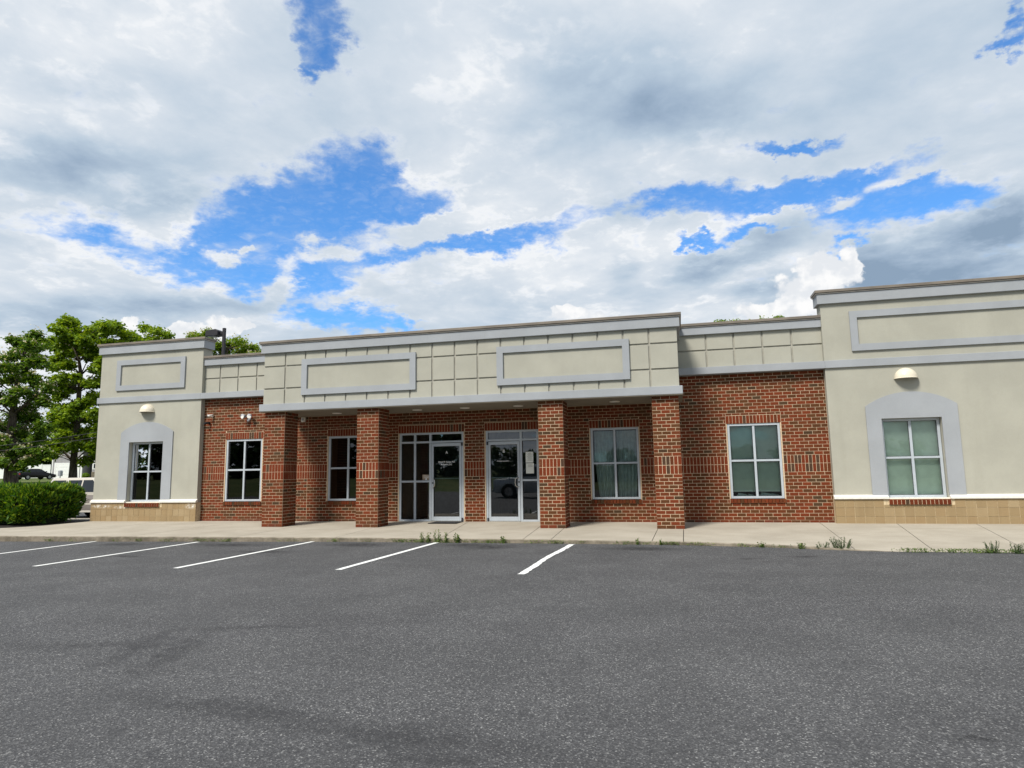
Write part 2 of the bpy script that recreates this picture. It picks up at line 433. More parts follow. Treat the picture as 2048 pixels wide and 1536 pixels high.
MAT = dict(
    stucco=stucco('cream_stucco', (0.378, 0.370, 0.312)),
    trim=stucco('pale_blue_stucco', (0.325, 0.343, 0.362), (0.25, 0.265, 0.28)),
    groove=plain('groove_stucco', (0.32, 0.307, 0.26), 0.95),  # backing seen in the grooves, close to the wall stucco's own colour
    ledge=plain('off_white_ledge', (0.70, 0.68, 0.62), 0.7, 0.08, 12),
    cap=plain('tan_metal_cap', (0.17, 0.143, 0.115), 0.5, 0.18, 2.5, spec=0.5),
    drip=plain('cream_metal_edge', (0.42, 0.39, 0.34), 0.5),
    brick_one=brick_mat('brick_single', True),
    brick_many=brick_mat('brick_joined', False),
    mortar=mortar_mat(),
    block=stone_mat(),
    joint=plain('tan_mortar', (0.52, 0.42, 0.27), 0.95, 0.15, 20),
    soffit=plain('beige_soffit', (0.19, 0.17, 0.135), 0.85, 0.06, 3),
    alu=plain('painted_aluminium', (0.41, 0.45, 0.485), 0.38, 0.06, 3, spec=0.5),
    darkmetal=plain('dark_metal', (0.03, 0.03, 0.034), 0.45, 0.2),
    bronze=plain('dark_bronze_paint', (0.022, 0.02, 0.024), 0.5, 0.2),
    steel=plain('brushed_steel', (0.55, 0.55, 0.53), 0.3, 0.1, 30, metal=0.9),
    greymetal=plain('grey_metal', (0.33, 0.34, 0.37), 0.45),
    white=plain('white_plastic', (0.76, 0.74, 0.68), 0.45, 0.05),
    dome=plain('ivory_enamel', (0.66, 0.60, 0.48), 0.35, 0.06, 8, coat=0.2),
    rubber=plain('black_rubber', (0.016, 0.016, 0.017), 0.9, 0.3, 40, 0.6, 90),
    glass=glass_mat('tinted_glass', (0.36, 0.43, 0.43), 1.3),
    glass_green=glass_mat('green_tinted_glass', (0.70, 0.81, 0.75), 0.6),
    glass_curtain=glass_mat('grey_tinted_glass', (0.52, 0.60, 0.57), 0.8),
    glass_dark=glass_mat('dark_tinted_glass', (0.10, 0.12, 0.12), 0.75),
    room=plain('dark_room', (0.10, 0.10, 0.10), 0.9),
    vestibule=plain('grey_green_wall', (0.34, 0.37, 0.34), 0.9),
    vestfloor=plain('dark_carpet', (0.045, 0.04, 0.045), 0.95),
    blind=plain('pale_blind', (0.78, 0.81, 0.77), 0.7, 0.05),
    curtain=plain('grey_sheer_curtain', (0.66, 0.70, 0.69), 0.9, 0.14, 9, 0.3, 30),
    paper=plain('white_paper', (0.72, 0.74, 0.68), 0.8, 0.03),
    print=plain('grey_print', (0.30, 0.32, 0.30), 0.8, 0.05),
    lettering=plain('white_vinyl', (0.80, 0.80, 0.79), 0.6, 0.02),
    sticker=plain('brown_sign', (0.33, 0.25, 0.18), 0.6, 0.1),
    concrete=concrete_mat(), kerb=kerb_mat(), asphalt=asphalt_mat(), paint=paint_mat(), grass=grass_mat(),
    mulch=plain('dark_mulch', (0.022, 0.017, 0.014), 0.95, 0.5, 30, 0.9, 45),
    roofing=plain('grey_roof_membrane', (0.2, 0.2, 0.2), 0.9),
    shingle=plain('dark_shingles', (0.10, 0.095, 0.09), 0.9, 0.25, 8),
    siding=plain('grey_lap_siding', (0.34, 0.33, 0.34), 0.7, 0.06, 3),
    shaded_siding=plain('shaded_dark_siding', (0.10, 0.105, 0.105), 0.8),  # dark grey siding, with the shade of the set-back wall put into its colour
    vinyl=plain('white_vinyl_boards', (0.78, 0.80, 0.78), 0.5, 0.04),
    paint_white=plain('white_paint', (0.80, 0.81, 0.79), 0.5, 0.04),
    car_white=plain('cream_car_paint', (0.50, 0.465, 0.40), 0.3, 0.03, 2, coat=0.6),
    car_tan=plain('taupe_car_paint', (0.20, 0.175, 0.155), 0.35, 0.05, 2, coat=0.5),
    car_black=plain('black_car_paint', (0.008, 0.007, 0.009), 0.3, 0.1, 2, spec=0.2, coat=0.15),
    car_silver=plain('silver_car_paint', (0.42, 0.45, 0.47), 0.3, 0.05, 2, metal=0.3, coat=0.6),
    car_red=plain('red_lens', (0.22, 0.012, 0.012), 0.3),
    hub=plain('alloy_rim', (0.35, 0.35, 0.36), 0.35, 0.1, 20, metal=0.7),
    bark=bark_mat('catalpa_bark', (0.045, 0.036, 0.03), (0.12, 0.098, 0.08)),
    leaf_bright=leaf_mat('bright_catalpa_leaf', [(0.0, (0.075, 0.15, 0.008)), (0.5, (0.15, 0.25, 0.012)), (1.0, (0.26, 0.36, 0.025))], 0.42),
    leaf_flower=leaf_mat('flowering_catalpa_leaf', [(0.0, (0.045, 0.105, 0.010)), (0.5, (0.085, 0.165, 0.014)), (1.0, (0.155, 0.245, 0.026))], 0.4),
    blossom=leaf_mat('cream_blossom', [(0.0, (0.42, 0.40, 0.28)), (1.0, (0.66, 0.60, 0.46))], 0.3),
    leaf_far=leaf_mat('dull_green_leaf', [(0.0, (0.02, 0.045, 0.012)), (1.0, (0.055, 0.095, 0.025))], 0.25),
    leaf_yew=leaf_mat('hedge_needles', [(0.0, (0.018, 0.062, 0.004)), (0.55, (0.055, 0.145, 0.006)), (1.0, (0.22, 0.31, 0.014))], 0.38, 0.6),
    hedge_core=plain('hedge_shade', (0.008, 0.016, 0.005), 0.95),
    weed=leaf_mat('weed_leaf', [(0.0, (0.05, 0.10, 0.02)), (0.6, (0.10, 0.17, 0.035)), (1.0, (0.20, 0.24, 0.07))], 0.3),
    weed_dark=leaf_mat('grey_green_weed_leaf', [(0.0, (0.03, 0.06, 0.02)), (0.6, (0.06, 0.11, 0.035)), (1.0, (0.13, 0.16, 0.08))], 0.3),
    cable=plain('black_cable', (0.02, 0.02, 0.02), 0.7),
)

# ------------------------------------------------------------------ mesh helpers
BOXF = [(0, 3, 2, 1), (4, 5, 6, 7), (0, 1, 5, 4), (1, 2, 6, 5), (2, 3, 7, 6), (3, 0, 4, 7)]


class MB:
    def __init__(s):
        s.v, s.f, s.c = [], [], []

    def box(s, x0, x1, y0, y1, z0, z1, col=None):
        b = len(s.v)
        s.v += [(x0, y0, z0), (x1, y0, z0), (x1, y1, z0), (x0, y1, z0), (x0, y0, z1), (x1, y0, z1), (x1, y1, z1), (x0, y1, z1)]
        s.f += [tuple(b + i for i in q) for q in BOXF]
        if col is not None: s.c += [col] * 6
        return s

    def poly(s, pts, flip=False):
        b = len(s.v)
        s.v += [tuple(p) for p in pts]
        q = tuple(range(b, b + len(pts)))
        s.f.append(q[::-1] if flip else q)
        return s

    def prism(s, prof, a0, a1, axis='y'):
        """extrude a closed outline; axis y: outline in xz, axis x: outline in yz"""
        k = len(prof)
        b = len(s.v)
        for a in (a0, a1):
            for p, q in prof:
                s.v.append((p, a, q) if axis == 'y' else ((a, p, q) if axis == 'x' else (p, q, a)))
        s.f.append(tuple(range(b, b + k)))
        s.f.append(tuple(range(b + 2 * k - 1, b + k - 1, -1)))
        for i in range(k):
            j = (i + 1) % k
            s.f.append((b + i, b + k + i, b + k + j, b + j))
        return s

    def tube(s, pts, rad, n=7, cap=True):
        b = len(s.v)
        pts = [Vector(p) for p in pts]
        if not hasattr(rad, '__len__'): rad = [rad] * len(pts)
        for i, p in enumerate(pts):
            t = (pts[min(i + 1, len(pts) - 1)] - pts[max(i - 1, 0)]).normalized()
            a = t.orthogonal().normalized() if abs(t.z) > 0.9 else t.cross(Vector((0, 0, 1))).normalized()
            if abs(t.z) > 0.9: a = Vector((1, 0, 0)) - t * t.x; a.normalize()
            c = t.cross(a)
            for k in range(n):
                w = 2 * math.pi * k / n
                s.v.append(tuple(p + (a * math.cos(w) + c * math.sin(w)) * rad[i]))
        for i in range(len(pts) - 1):
            for k in range(n):
                k2 = (k + 1) % n
                s.f.append((b + i * n + k, b + i * n + k2, b + (i + 1) * n + k2, b + (i + 1) * n + k))
        if cap:
            s.f.append(tuple(b + k for k in range(n))[::-1])
            s.f.append(tuple(b + (len(pts) - 1) * n + k for k in range(n)))
        return s

    def disc(s, c, r, axis='z', h=0.02, n=16):
        c = Vector(c)
        d = {'x': Vector((h, 0, 0)), 'y': Vector((0, h, 0)), 'z': Vector((0, 0, h))}[axis]
        return s.tube([c, c + d], r, n)

    def build(s, name, mat, parent=None, kind=None, bevel=0.0, smooth=False):
        me = bpy.data.meshes.new(name)
        me.from_pydata(s.v, [], s.f)
        if s.c:
            at = me.attributes.new('bcol', 'FLOAT_COLOR', 'FACE')
            at.data.foreach_set('color', np.array([(*c, 1) for c in s.c], 'f').ravel())
        if bevel or not s.c:
            bm = bmesh.new()
            bm.from_mesh(me)
            bmesh.ops.recalc_face_normals(bm, faces=bm.faces)
            if bevel:
                bmesh.ops.bevel(bm, geom=[e for e in bm.edges if e.is_manifold and e.calc_face_angle(0) > 0.6], offset=bevel, segments=2, affect='EDGES', profile=0.5)
            bm.to_mesh(me)
            bm.free()
        if smooth: me.shade_smooth()
        return link(name, me, mat, parent, kind)


def link(name, me, mat, parent=None, kind=None):
    o = bpy.data.objects.new(name, me)
    COL.objects.link(o)
    if mat is not None and me is not None and not me.materials:
        me.materials.append(MAT[mat] if isinstance(mat, str) else mat)
    if parent is not None: o.parent = parent
    if kind: o['kind'] = kind
    return o


def tag(o, label, cat, group=None):
    o['label'] = label
    o['category'] = cat
    if group: o['group'] = group
    return o


def thing(name, label, cat, loc=(0, 0, 0), rz=0.0, group=None):
    o = bpy.data.objects.new(name, None)
    COL.objects.link(o)
    o.location = loc
    o.rotation_euler = (0, 0, rz)
    return tag(o, label, cat, group)


def copy_tree(o, parent=None):
    c = o.copy()
    COL.objects.link(c)
    c.parent = parent
    for ch in list(o.children): copy_tree(ch, c)
    return c


# ------------------------------------------------------------------ terrain
def clamp(x, a, b): return max(a, min(b, x))


def sstep(a, b, x):
    t = clamp((x - a) / (b - a), 0, 1)
    return t * t * (3 - 2 * t)


def terrain(x, y):
    z = -0.125 + 0.004 * clamp(x, -8, 16)
    if x < -9:
        D = math.hypot(x - CAM.x, y - CAM.y)
        far = float(np.interp(D, [40, 56, 75, 119, 250, 700], [-0.43, 0.8, 1.05, 1.33, 3.0, 6.0]))
        z += (far - z) * sstep(-9, -14, x)
    return z


def sheet(name, xs, ys, mat, kind, dz=0.0, fn=terrain):
    me = bpy.data.meshes.new(name)
    v = [(x, y, fn(x, y) + dz) for y in ys for x in xs]
    nx = len(xs)
    f = [(j * nx + i, j * nx + i + 1, (j + 1) * nx + i + 1, (j + 1) * nx + i) for j in range(len(ys) - 1) for i in range(nx - 1)]
    me.from_pydata(v, [], f)
    return link(name, me, mat, None, kind)


# open ground: polar sheet out to the horizon
def ground():
    me = bpy.data.meshes.new('ground')
    rs = [0, 6, 12, 18, 24, 30, 36, 40, 44, 48, 52, 56, 62, 68, 75, 84, 95, 108, 119, 140, 170, 210, 250, 330, 450, 700]
    n = 120
    v, f = [], []
    for r in rs:
        for k in range(n):
            a = 2 * math.pi * k / n
            x, y = CAM.x + r * math.sin(a), CAM.y + r * math.cos(a)
            v.append((x, y, terrain(x, y) - 0.06))
    for i in range(len(rs) - 1):
        for k in range(n):
            k2 = (k + 1) % n
            f.append((i * n + k, (i + 1) * n + k, (i + 1) * n + k2, i * n + k2))
    me.from_pydata(v, [], f)
    return link('ground', me, 'grass', None, 'structure')


ground()
lot = sheet('parking_lot', [-26 + i * 0.5 for i in range(145)], [-30 + j * 1.0 for j in range(66)], 'asphalt', 'structure')


def far_road():
    # the side road that passes behind the hedge on the far left
    mb = MB()
    p = []
    for t in np.linspace(0, 1, 25):
        a = -78 + 60 * t
        for D in (57.5, 64.5):
            x, y = CAM.x + D * math.sin(R(a)), CAM.y + D * math.cos(R(a))
            p.append((x, y, terrain(x, y) + 0.03))
    for i in range(24):
        mb.poly([p[2 * i], p[2 * i + 1], p[2 * i + 3], p[2 * i + 2]])
    return mb.build('road', plain('pale_old_asphalt', (0.17, 0.165, 0.155), 0.9), None, 'structure')


far_road()

# ------------------------------------------------------------------ parking lines
LINES = [((-2.64, -2.56), (-2.54, -4.95)), ((0.147, -2.52), (0.062, -6.378)), ((2.879, -2.26), (2.818, -6.315)), ((5.762, -2.30), (5.613, -6.173)), ((8.594, -2.50), (8.48, -6.286)), ((-5.45, -2.7), (-5.4, -6.4))]
LINES[0] = ((-2.64, -2.56), (-2.52, -6.4))
for li, (a, b) in enumerate(LINES):
    mb = MB()
    L = []
    n = 40
    for i in range(n + 1):
        t = i / n
        x = a[0] + (b[0] - a[0]) * t
        y = a[1] + (b[1] - a[1]) * t
        amp = 0.014 if li == 4 else 0.004
        wob = math.sin(t * 7 + 1) * 0.016 if li == 4 else 0
        L.append((x - 0.052 + wob + random.uniform(-amp, amp) * 0.5, x + 0.052 + wob + random.uniform(-amp, amp), y))
    for i in range(n):
        p, q = L[i], L[i + 1]
        mb.poly([(p[0], p[2], terrain(p[0], p[2]) + 0.005), (q[0], q[2], terrain(q[0], q[2]) + 0.005), (q[1], q[2], terrain(q[1], q[2]) + 0.005), (p[1], p[2], terrain(p[1], p[2]) + 0.005)])
    mb.build('parking_line', 'paint', lot)

# ------------------------------------------------------------------ pavement
KERB = [(-14, -2.72, -0.012), (-5.33, -2.67, -0.012), (-0.55, -2.44, -0.014), (3.72, -2.24, -0.02), (8.15, -2.32, -0.012), (10.74, -2.46, -0.014), (12.3, -2.75, -0.02), (12.9, -2.95, -0.025), (13.6, -3.15, -0.05), (14.14, -3.25, -0.062), (22, -3.4, -0.058)]


def kerb_at(x):
    xs = [k[0] for k in KERB]
    return float(np.interp(x, xs, [k[1] for k in KERB])), float(np.interp(x, xs, [k[2] for k in KERB]))


def back_at(x):
    # rear edge of the pavement: building front, and a curved bed edge left of it
    if x > -6.98: return 1.75
    return float(np.interp(x, [-14, -9, -7.9, -7.5, -7.1, -6.98], [-1.05, -1.0, -0.86, -0.6, 0.3, 1.45]))


def walk_z(x, y):
    yf, zf = kerb_at(x)
    if y > 0: return 0.025 * min(y / 1.66, 1.0)
    return zf * clamp(y / yf, 0, 1)


sub = MB()
for i in range(72):
    x0, x1 = -14 + i * 0.5, -13.5 + i * 0.5
    sub.poly([(x0, kerb_at(x0)[0] + 0.03, kerb_at(x0)[1] - 0.03), (x1, kerb_at(x1)[0] + 0.03, kerb_at(x1)[1] - 0.03), (x1, back_at(x1) - 0.01, -0.03), (x0, back_at(x0) - 0.01, -0.03)])
walk = sub.build('sidewalk', 'mulch', None, 'structure')
JOINTS = [(-14, -14), (-10.5, -10.6), (-7.0, -7.3), (-4.3, -4.5), (-1.7, -1.75), (0.9, 1.0), (3.1, 3.4), (5.15, 5.8), (7.27, 7.6), (7.93, 8.17), (10.2, 10.14), (10.75, 10.72), (13.87, 13.5), (15.5, 14.66), (17.1, 16.0), (18.9, 17.6), (22, 22)]
for i in range(len(JOINTS) - 1):
    (a0, b0), (a1, b1) = JOINTS[i], JOINTS[i + 1]
    g = 0.007
    nx = max(2, int((a1 - a0) / 0.2))
    rows = [0.0, 0.02, 0.15, 0.3, 0.45, 0.6, 0.75, 0.88, 1.0]
    v, f = [], []
    for t in rows:
        for k in range(nx + 1):
            s = k / nx
            xb = (a0 + g) + (a1 - a0 - 2 * g) * s
            xf = (b0 + g) + (b1 - b0 - 2 * g) * s
            yb, (yf, zf) = back_at(xb), kerb_at(xf)
            x = xf + (xb - xf) * t
            y = yf + (yb - yf) * t
            v.append((x, y, walk_z(x, y) - (0.012 if t == 0.0 else 0)))
    w = nx + 1
    for j in range(len(rows) - 1):
        for k in range(nx):
            f.append((j * w + k, j * w + k + 1, (j + 1) * w + k + 1, (j + 1) * w + k))
    top = len(v)
    # thickness all round
    ring = [k for k in range(w)] + [j * w + nx for j in range(1, len(rows))] + [(len(rows) - 1) * w + k for k in range(nx - 1, -1, -1)] + [j * w for j in range(len(rows) - 2, 0, -1)]
    for q in ring: v.append((v[q][0], v[q][1], v[q][2] - 0.05))
    for q in range(len(ring)):
        q2 = (q + 1) % len(ring)
        f.append((ring[q], top + q, top + q2, ring[q2]))
    me = bpy.data.meshes.new('slab')
    me.from_pydata(v, [], f)
    link('slab', me, 'concrete', walk)
kb = MB()
kx = [-14 + i * 0.1 for i in range(361)]
KL = []
for x in kx:
    yf, zf = kerb_at(x)
    j = random.uniform(-0.006, 0.006)
    rough = 0.02 if 12.8 < x < 14.2 else 0.0
    KL.append([(x, yf + 0.03, zf - 0.006), (x, yf + 0.006 + j, zf - 0.008 + random.uniform(-.004, 0)), (x, yf - 0.012 + j, zf - 0.022), (x, yf - 0.016 + j * 2 - random.uniform(0, rough * 2), terrain(x, yf) - 0.03 + random.uniform(0, rough))])
for i in range(len(kx) - 1):
    for k in range(3):
        kb.poly([KL[i][k], KL[i][k + 1], KL[i + 1][k + 1], KL[i + 1][k]])
kb.build('kerb', 'kerb', walk)
# mulched bed behind the curved edge; the dark sheet also paints the hedge's shadow
bed = MB()
bx = [-14 + i * 0.25 for i in range(28)] + [-6.985]
for i in range(len(bx) - 1):
    bed.poly([(bx[i], back_at(bx[i]) - 0.005, -0.006), (bx[i + 1], back_at(bx[i + 1]) - 0.005, -0.006), (bx[i + 1], 2.2, 0.0), (bx[i], 2.2, 0.0)])
bed.build('shaded_mulch_bed', 'mulch', None, 'structure')
strip = MB()
strip.box(-14, -7.03, 2.2, 2.85, -0.6, 0.012)
strip.build('path', 'concrete', None, 'structure', 0.01)

# ------------------------------------------------------------------ the building
B = thing('commercial_building', 'long low building of red brick and cream stucco with a pillared portico', 'building')
WALL = 1.66          # plane of the recessed brick wall
CR = 0.08128         # one brick course
BL = 0.2032


def brick_col(kind):
    r = random.random()
    if kind == 'soldier':
        base = (0.178, 0.034, 0.010) if r < 0.76 else ((0.140, 0.038, 0.012) if r < 0.9 else (0.080, 0.043, 0.024))
    else:
        base = (0.178, 0.037, 0.011) if r < 0.36 else ((0.148, 0.039, 0.012) if r < 0.70 else ((0.110, 0.042, 0.014) if r < 0.95 else (0.074, 0.041, 0.019)))
    k = random.uniform(0.78, 1.0)
    return tuple(c * k for c in base)


def bond(u0, u1, z0, z1, rects, phase=0.0, soldiers=True):
    """bricks of one wall face: list of (u0,u1,z0,z1,kind); rects = (u0,u1,z0,z1) left out"""
    out = []
    g = 0.0053
    n = int(round((z1 - z0) / CR + 0.49))
    for c in range(n):
        a, b = z0 + c * CR, min(z0 + (c + 1) * CR, z1)
        if b - a < 0.025: continue
        if soldiers and 15 <= c < 20: continue
        off = (0.5 if c % 2 else 0.0) * BL + phase
        k0 = math.floor((u0 - off) / BL) - 1
        segs = []
        for k in range(k0, k0 + int((u1 - u0) / BL) + 4):
            p, q = max(u0, off + k * BL), min(u1, off + (k + 1) * BL)
            if q - p > 0.03: segs.append((p, q, a, b))
        for r in rects:
            if r[2] < b - 0.003 and r[3] > a + 0.003:
                ns = []
                for p, q, c0, c1 in segs:
                    if q <= r[0] or p >= r[1]:
                        ns.append((p, q, c0, c1))
                        continue
                    if r[0] - p > 0.03: ns.append((p, r[0], c0, c1))
                    if q - r[1] > 0.03: ns.append((r[1], q, c0, c1))
                    m0, m1 = max(p, r[0]), min(q, r[1])
                    if m1 - m0 > 0.03:
                        if r[2] - c0 > 0.028: ns.append((m0, m1, c0, r[2]))
                        if c1 - r[3] > 0.02: ns.append((m0, m1, r[3], c1))
                segs = ns
        out += [(p + g, q - g, c0 + g, c1 - g, 'brick') for p, q, c0, c1 in segs]
    if soldiers:
        for row in (15, 17.5):
            a, b = z0 + row * CR, z0 + (row + 2.5) * CR
            spans = [(u0, u1)]
            for r in rects:
                if r[2] < b and r[3] > a:
                    ns = []
                    for p, q in spans:
                        if q <= r[0] or p >= r[1]: ns.append((p, q))
                        else:
                            if r[0] - p > 0.05: ns.append((p, r[0]))
                            if q - r[1] > 0.05: ns.append((r[1], q))
                    spans = ns
            for p, q in spans:
                m = max(1, int(round((q - p) / 0.0813)))
                w = (q - p) / m
                out += [(p + i * w + g, p + (i + 1) * w - g, a + g, b - g, 'soldier') for i in range(m)]
    return out


ALL = []             # (parent, box, kind, size on screen)


def add_bricks(parent, lst, axis, plane, sign, depth=0.05, proud=0.0, core=None):
    for p, q, a, b, k in lst:
        j = random.uniform(-0.0015, 0.0015)
        if axis == 'x':
            y0, y1 = sorted((plane + sign * (proud + j), plane - sign * depth))
            bx = (p, q, y0, y1, a, b)
        else:
            x0, x1 = sorted((plane + sign * (proud + j), plane - sign * depth))
            bx = (x0, x1, p, q, a, b)
        c = Vector(((bx[0] + bx[1]) / 2, (bx[2] + bx[3]) / 2, (a + b) / 2))
        d = (c - CAM).length
        vis = axis == 'x'
        ALL.append((parent, bx, k, ((q - p) * (b - a) / d ** 2) if vis else 0.0))


WIN = [(-2.432, -1.207), (0.962, 2.187), (8.51, 9.735), (11.909, 13.134)]
WZ0, WZ1 = 0.592, 2.417
DOORS = [(3.155, 5.033), (5.668, 7.118)]
DZ = 2.437
rects = []
lint = []
for a, b in WIN:
    rects.append((a - 0.03, b + 0.03, 0.485, 2.625))
    lint.append((a - 0.03, b + 0.03, WZ1 + 0.003, 2.622, 0.485, 0.583))
for a, b in DOORS:
    rects.append((a - 0.03, b + 0.03, -0.1, 2.66))
    lint.append((a - 0.03, b + 0.03, DZ + 0.003, 2.655, None, None))


def wall_core(x0, x1, z1):
    """mortar backing with the openings left open"""
    mb = MB()
    ops = sorted([(a - 0.004, b + 0.004, WZ0 - 0.1, WZ1 + 0.004) for a, b in WIN if a > x0 and b < x1] + [(a - 0.004, b + 0.004, -0.3, DZ + 0.004) for a, b in DOORS if a > x0 and b < x1])
    y0, y1 = WALL + 0.004, WALL + 0.24
    cur = x0
    for a, b, c, d in ops:
        mb.box(cur, a, y0, y1, -0.3, z1)
        if c > -0.2: mb.box(a, b, y0, y1, -0.3, c)
        mb.box(a, b, y0, y1, d, z1)
        cur = b
    mb.box(cur, x1, y0, y1, -0.3, z1)
    return mb.build('brick_wall', 'mortar', B)


SEG = [(-3.25, 0.30, 45), (0.30, 10.48, 38), (10.48, 14.21, 45)]
for x0, x1, n in SEG:
    core = wall_core(x0, x1, n * CR)
    add_bricks(core, bond(x0, x1, 0.0, n * CR, rects, 0.04 if x0 > 9 else 0.0), 'x', WALL, -1)
    for a, b, z0, z1, s0, s1 in lint:
        if not (x0 < a < x1): continue
        m = int(round((b - a) / 0.0815))
        w = (b - a) / m
        add_bricks(core, [(a + i * w + .005, a + (i + 1) * w - .005, z0 + .004, z1 - .006, 'soldier') for i in range(m)], 'x', WALL, -1)
        if s0:
            add_bricks(core, [(a + i * w + .005, a + (i + 1) * w - .005, s0 + .004, s1, 'brick') for i in range(m)], 'x', WALL, -1, 0.05, 0.028)

PX = [0.0, 2.706, 7.471, 10.162]
PW, PD, PT = 0.6096, 0.624, 37 * CR
for px in PX:
    mb = MB()
    mb.box(px + 0.004, px + PW - 0.004, 0.004, PD - 0.004, -0.08, PT + 0.02)
    pil = mb.build('brick_pillar', 'mortar', B)
    def face(u0, u1, shift):
        return bond(u0, u1, 0.0, PT, [], u0 + shift)
    add_bricks(pil, face(px, px + PW, 0.0), 'x', 0.0, -1, 0.012)
    add_bricks(pil, [(p, q, a, b, k) for p, q, a, b, k in face(0.0125, PD, BL / 2)], 'y', px + PW, 1, 0.012)
    add_bricks(pil, [(p, q, a, b, k) for p, q, a, b, k in face(0.0125, PD, BL / 2)], 'y', px, -1, 0.012)

# the 300 bricks that show largest stand alone; the others are joined
order = sorted(range(len(ALL)), key=lambda i: -ALL[i][3])
single = set(order[:300])
shared = {}
rest = MB()
for i, (par, bx, k, s) in enumerate(ALL):
    col = brick_col(k)
    if i in single:
        sx, sy, sz = bx[1] - bx[0], bx[3] - bx[2], bx[5] - bx[4]
        key = (round(sx, 3), round(sy, 2), round(sz, 3))
        if key not in shared:
            mb = MB().box(-key[0] / 2, key[0] / 2, -key[1] / 2, key[1] / 2, -key[2] / 2, key[2] / 2)
            me = bpy.data.meshes.new('brick')
            bm = bmesh.new()
            me.from_pydata(mb.v, [], mb.f)
            bm.from_mesh(me)
            bmesh.ops.bevel(bm, geom=[e for e in bm.edges if all(v.co.y < 0 for v in e.verts)], offset=0.003, segments=1, affect='EDGES')
            bm.to_mesh(me)
            bm.free()
            shared[key] = me
        o = link('brick', shared[key], 'brick_one', par)
        # front faces stay where the wall wants them
        o.location = ((bx[0] + bx[1]) / 2, bx[2] + key[1] / 2, (bx[4] + bx[5]) / 2)
        o.rotation_euler = (random.uniform(-.006, .006), random.uniform(-.004, .004), random.uniform(-.006, .006))
        o.color = (*col, 1)
    else:
        rest.box(*bx, col=col)
rest.build('brickwork', 'brick_many', B, 'stuff')

# ---- stucco bays left and right
BAYY = 1.50


def arch_outline(cx, n=14):
    hw, zs, za = 0.955, 2.715, 3.03
    rise = za - zs
    rad = (hw * hw + rise * rise) / (2 * rise)
    cz = za - rad
    a = math.asin(hw / rad)
    pts = [(cx + rad * math.sin(-a + 2 * a * i / n), cz + rad * math.cos(-a + 2 * a * i / n)) for i in range(n + 1)]
    return pts


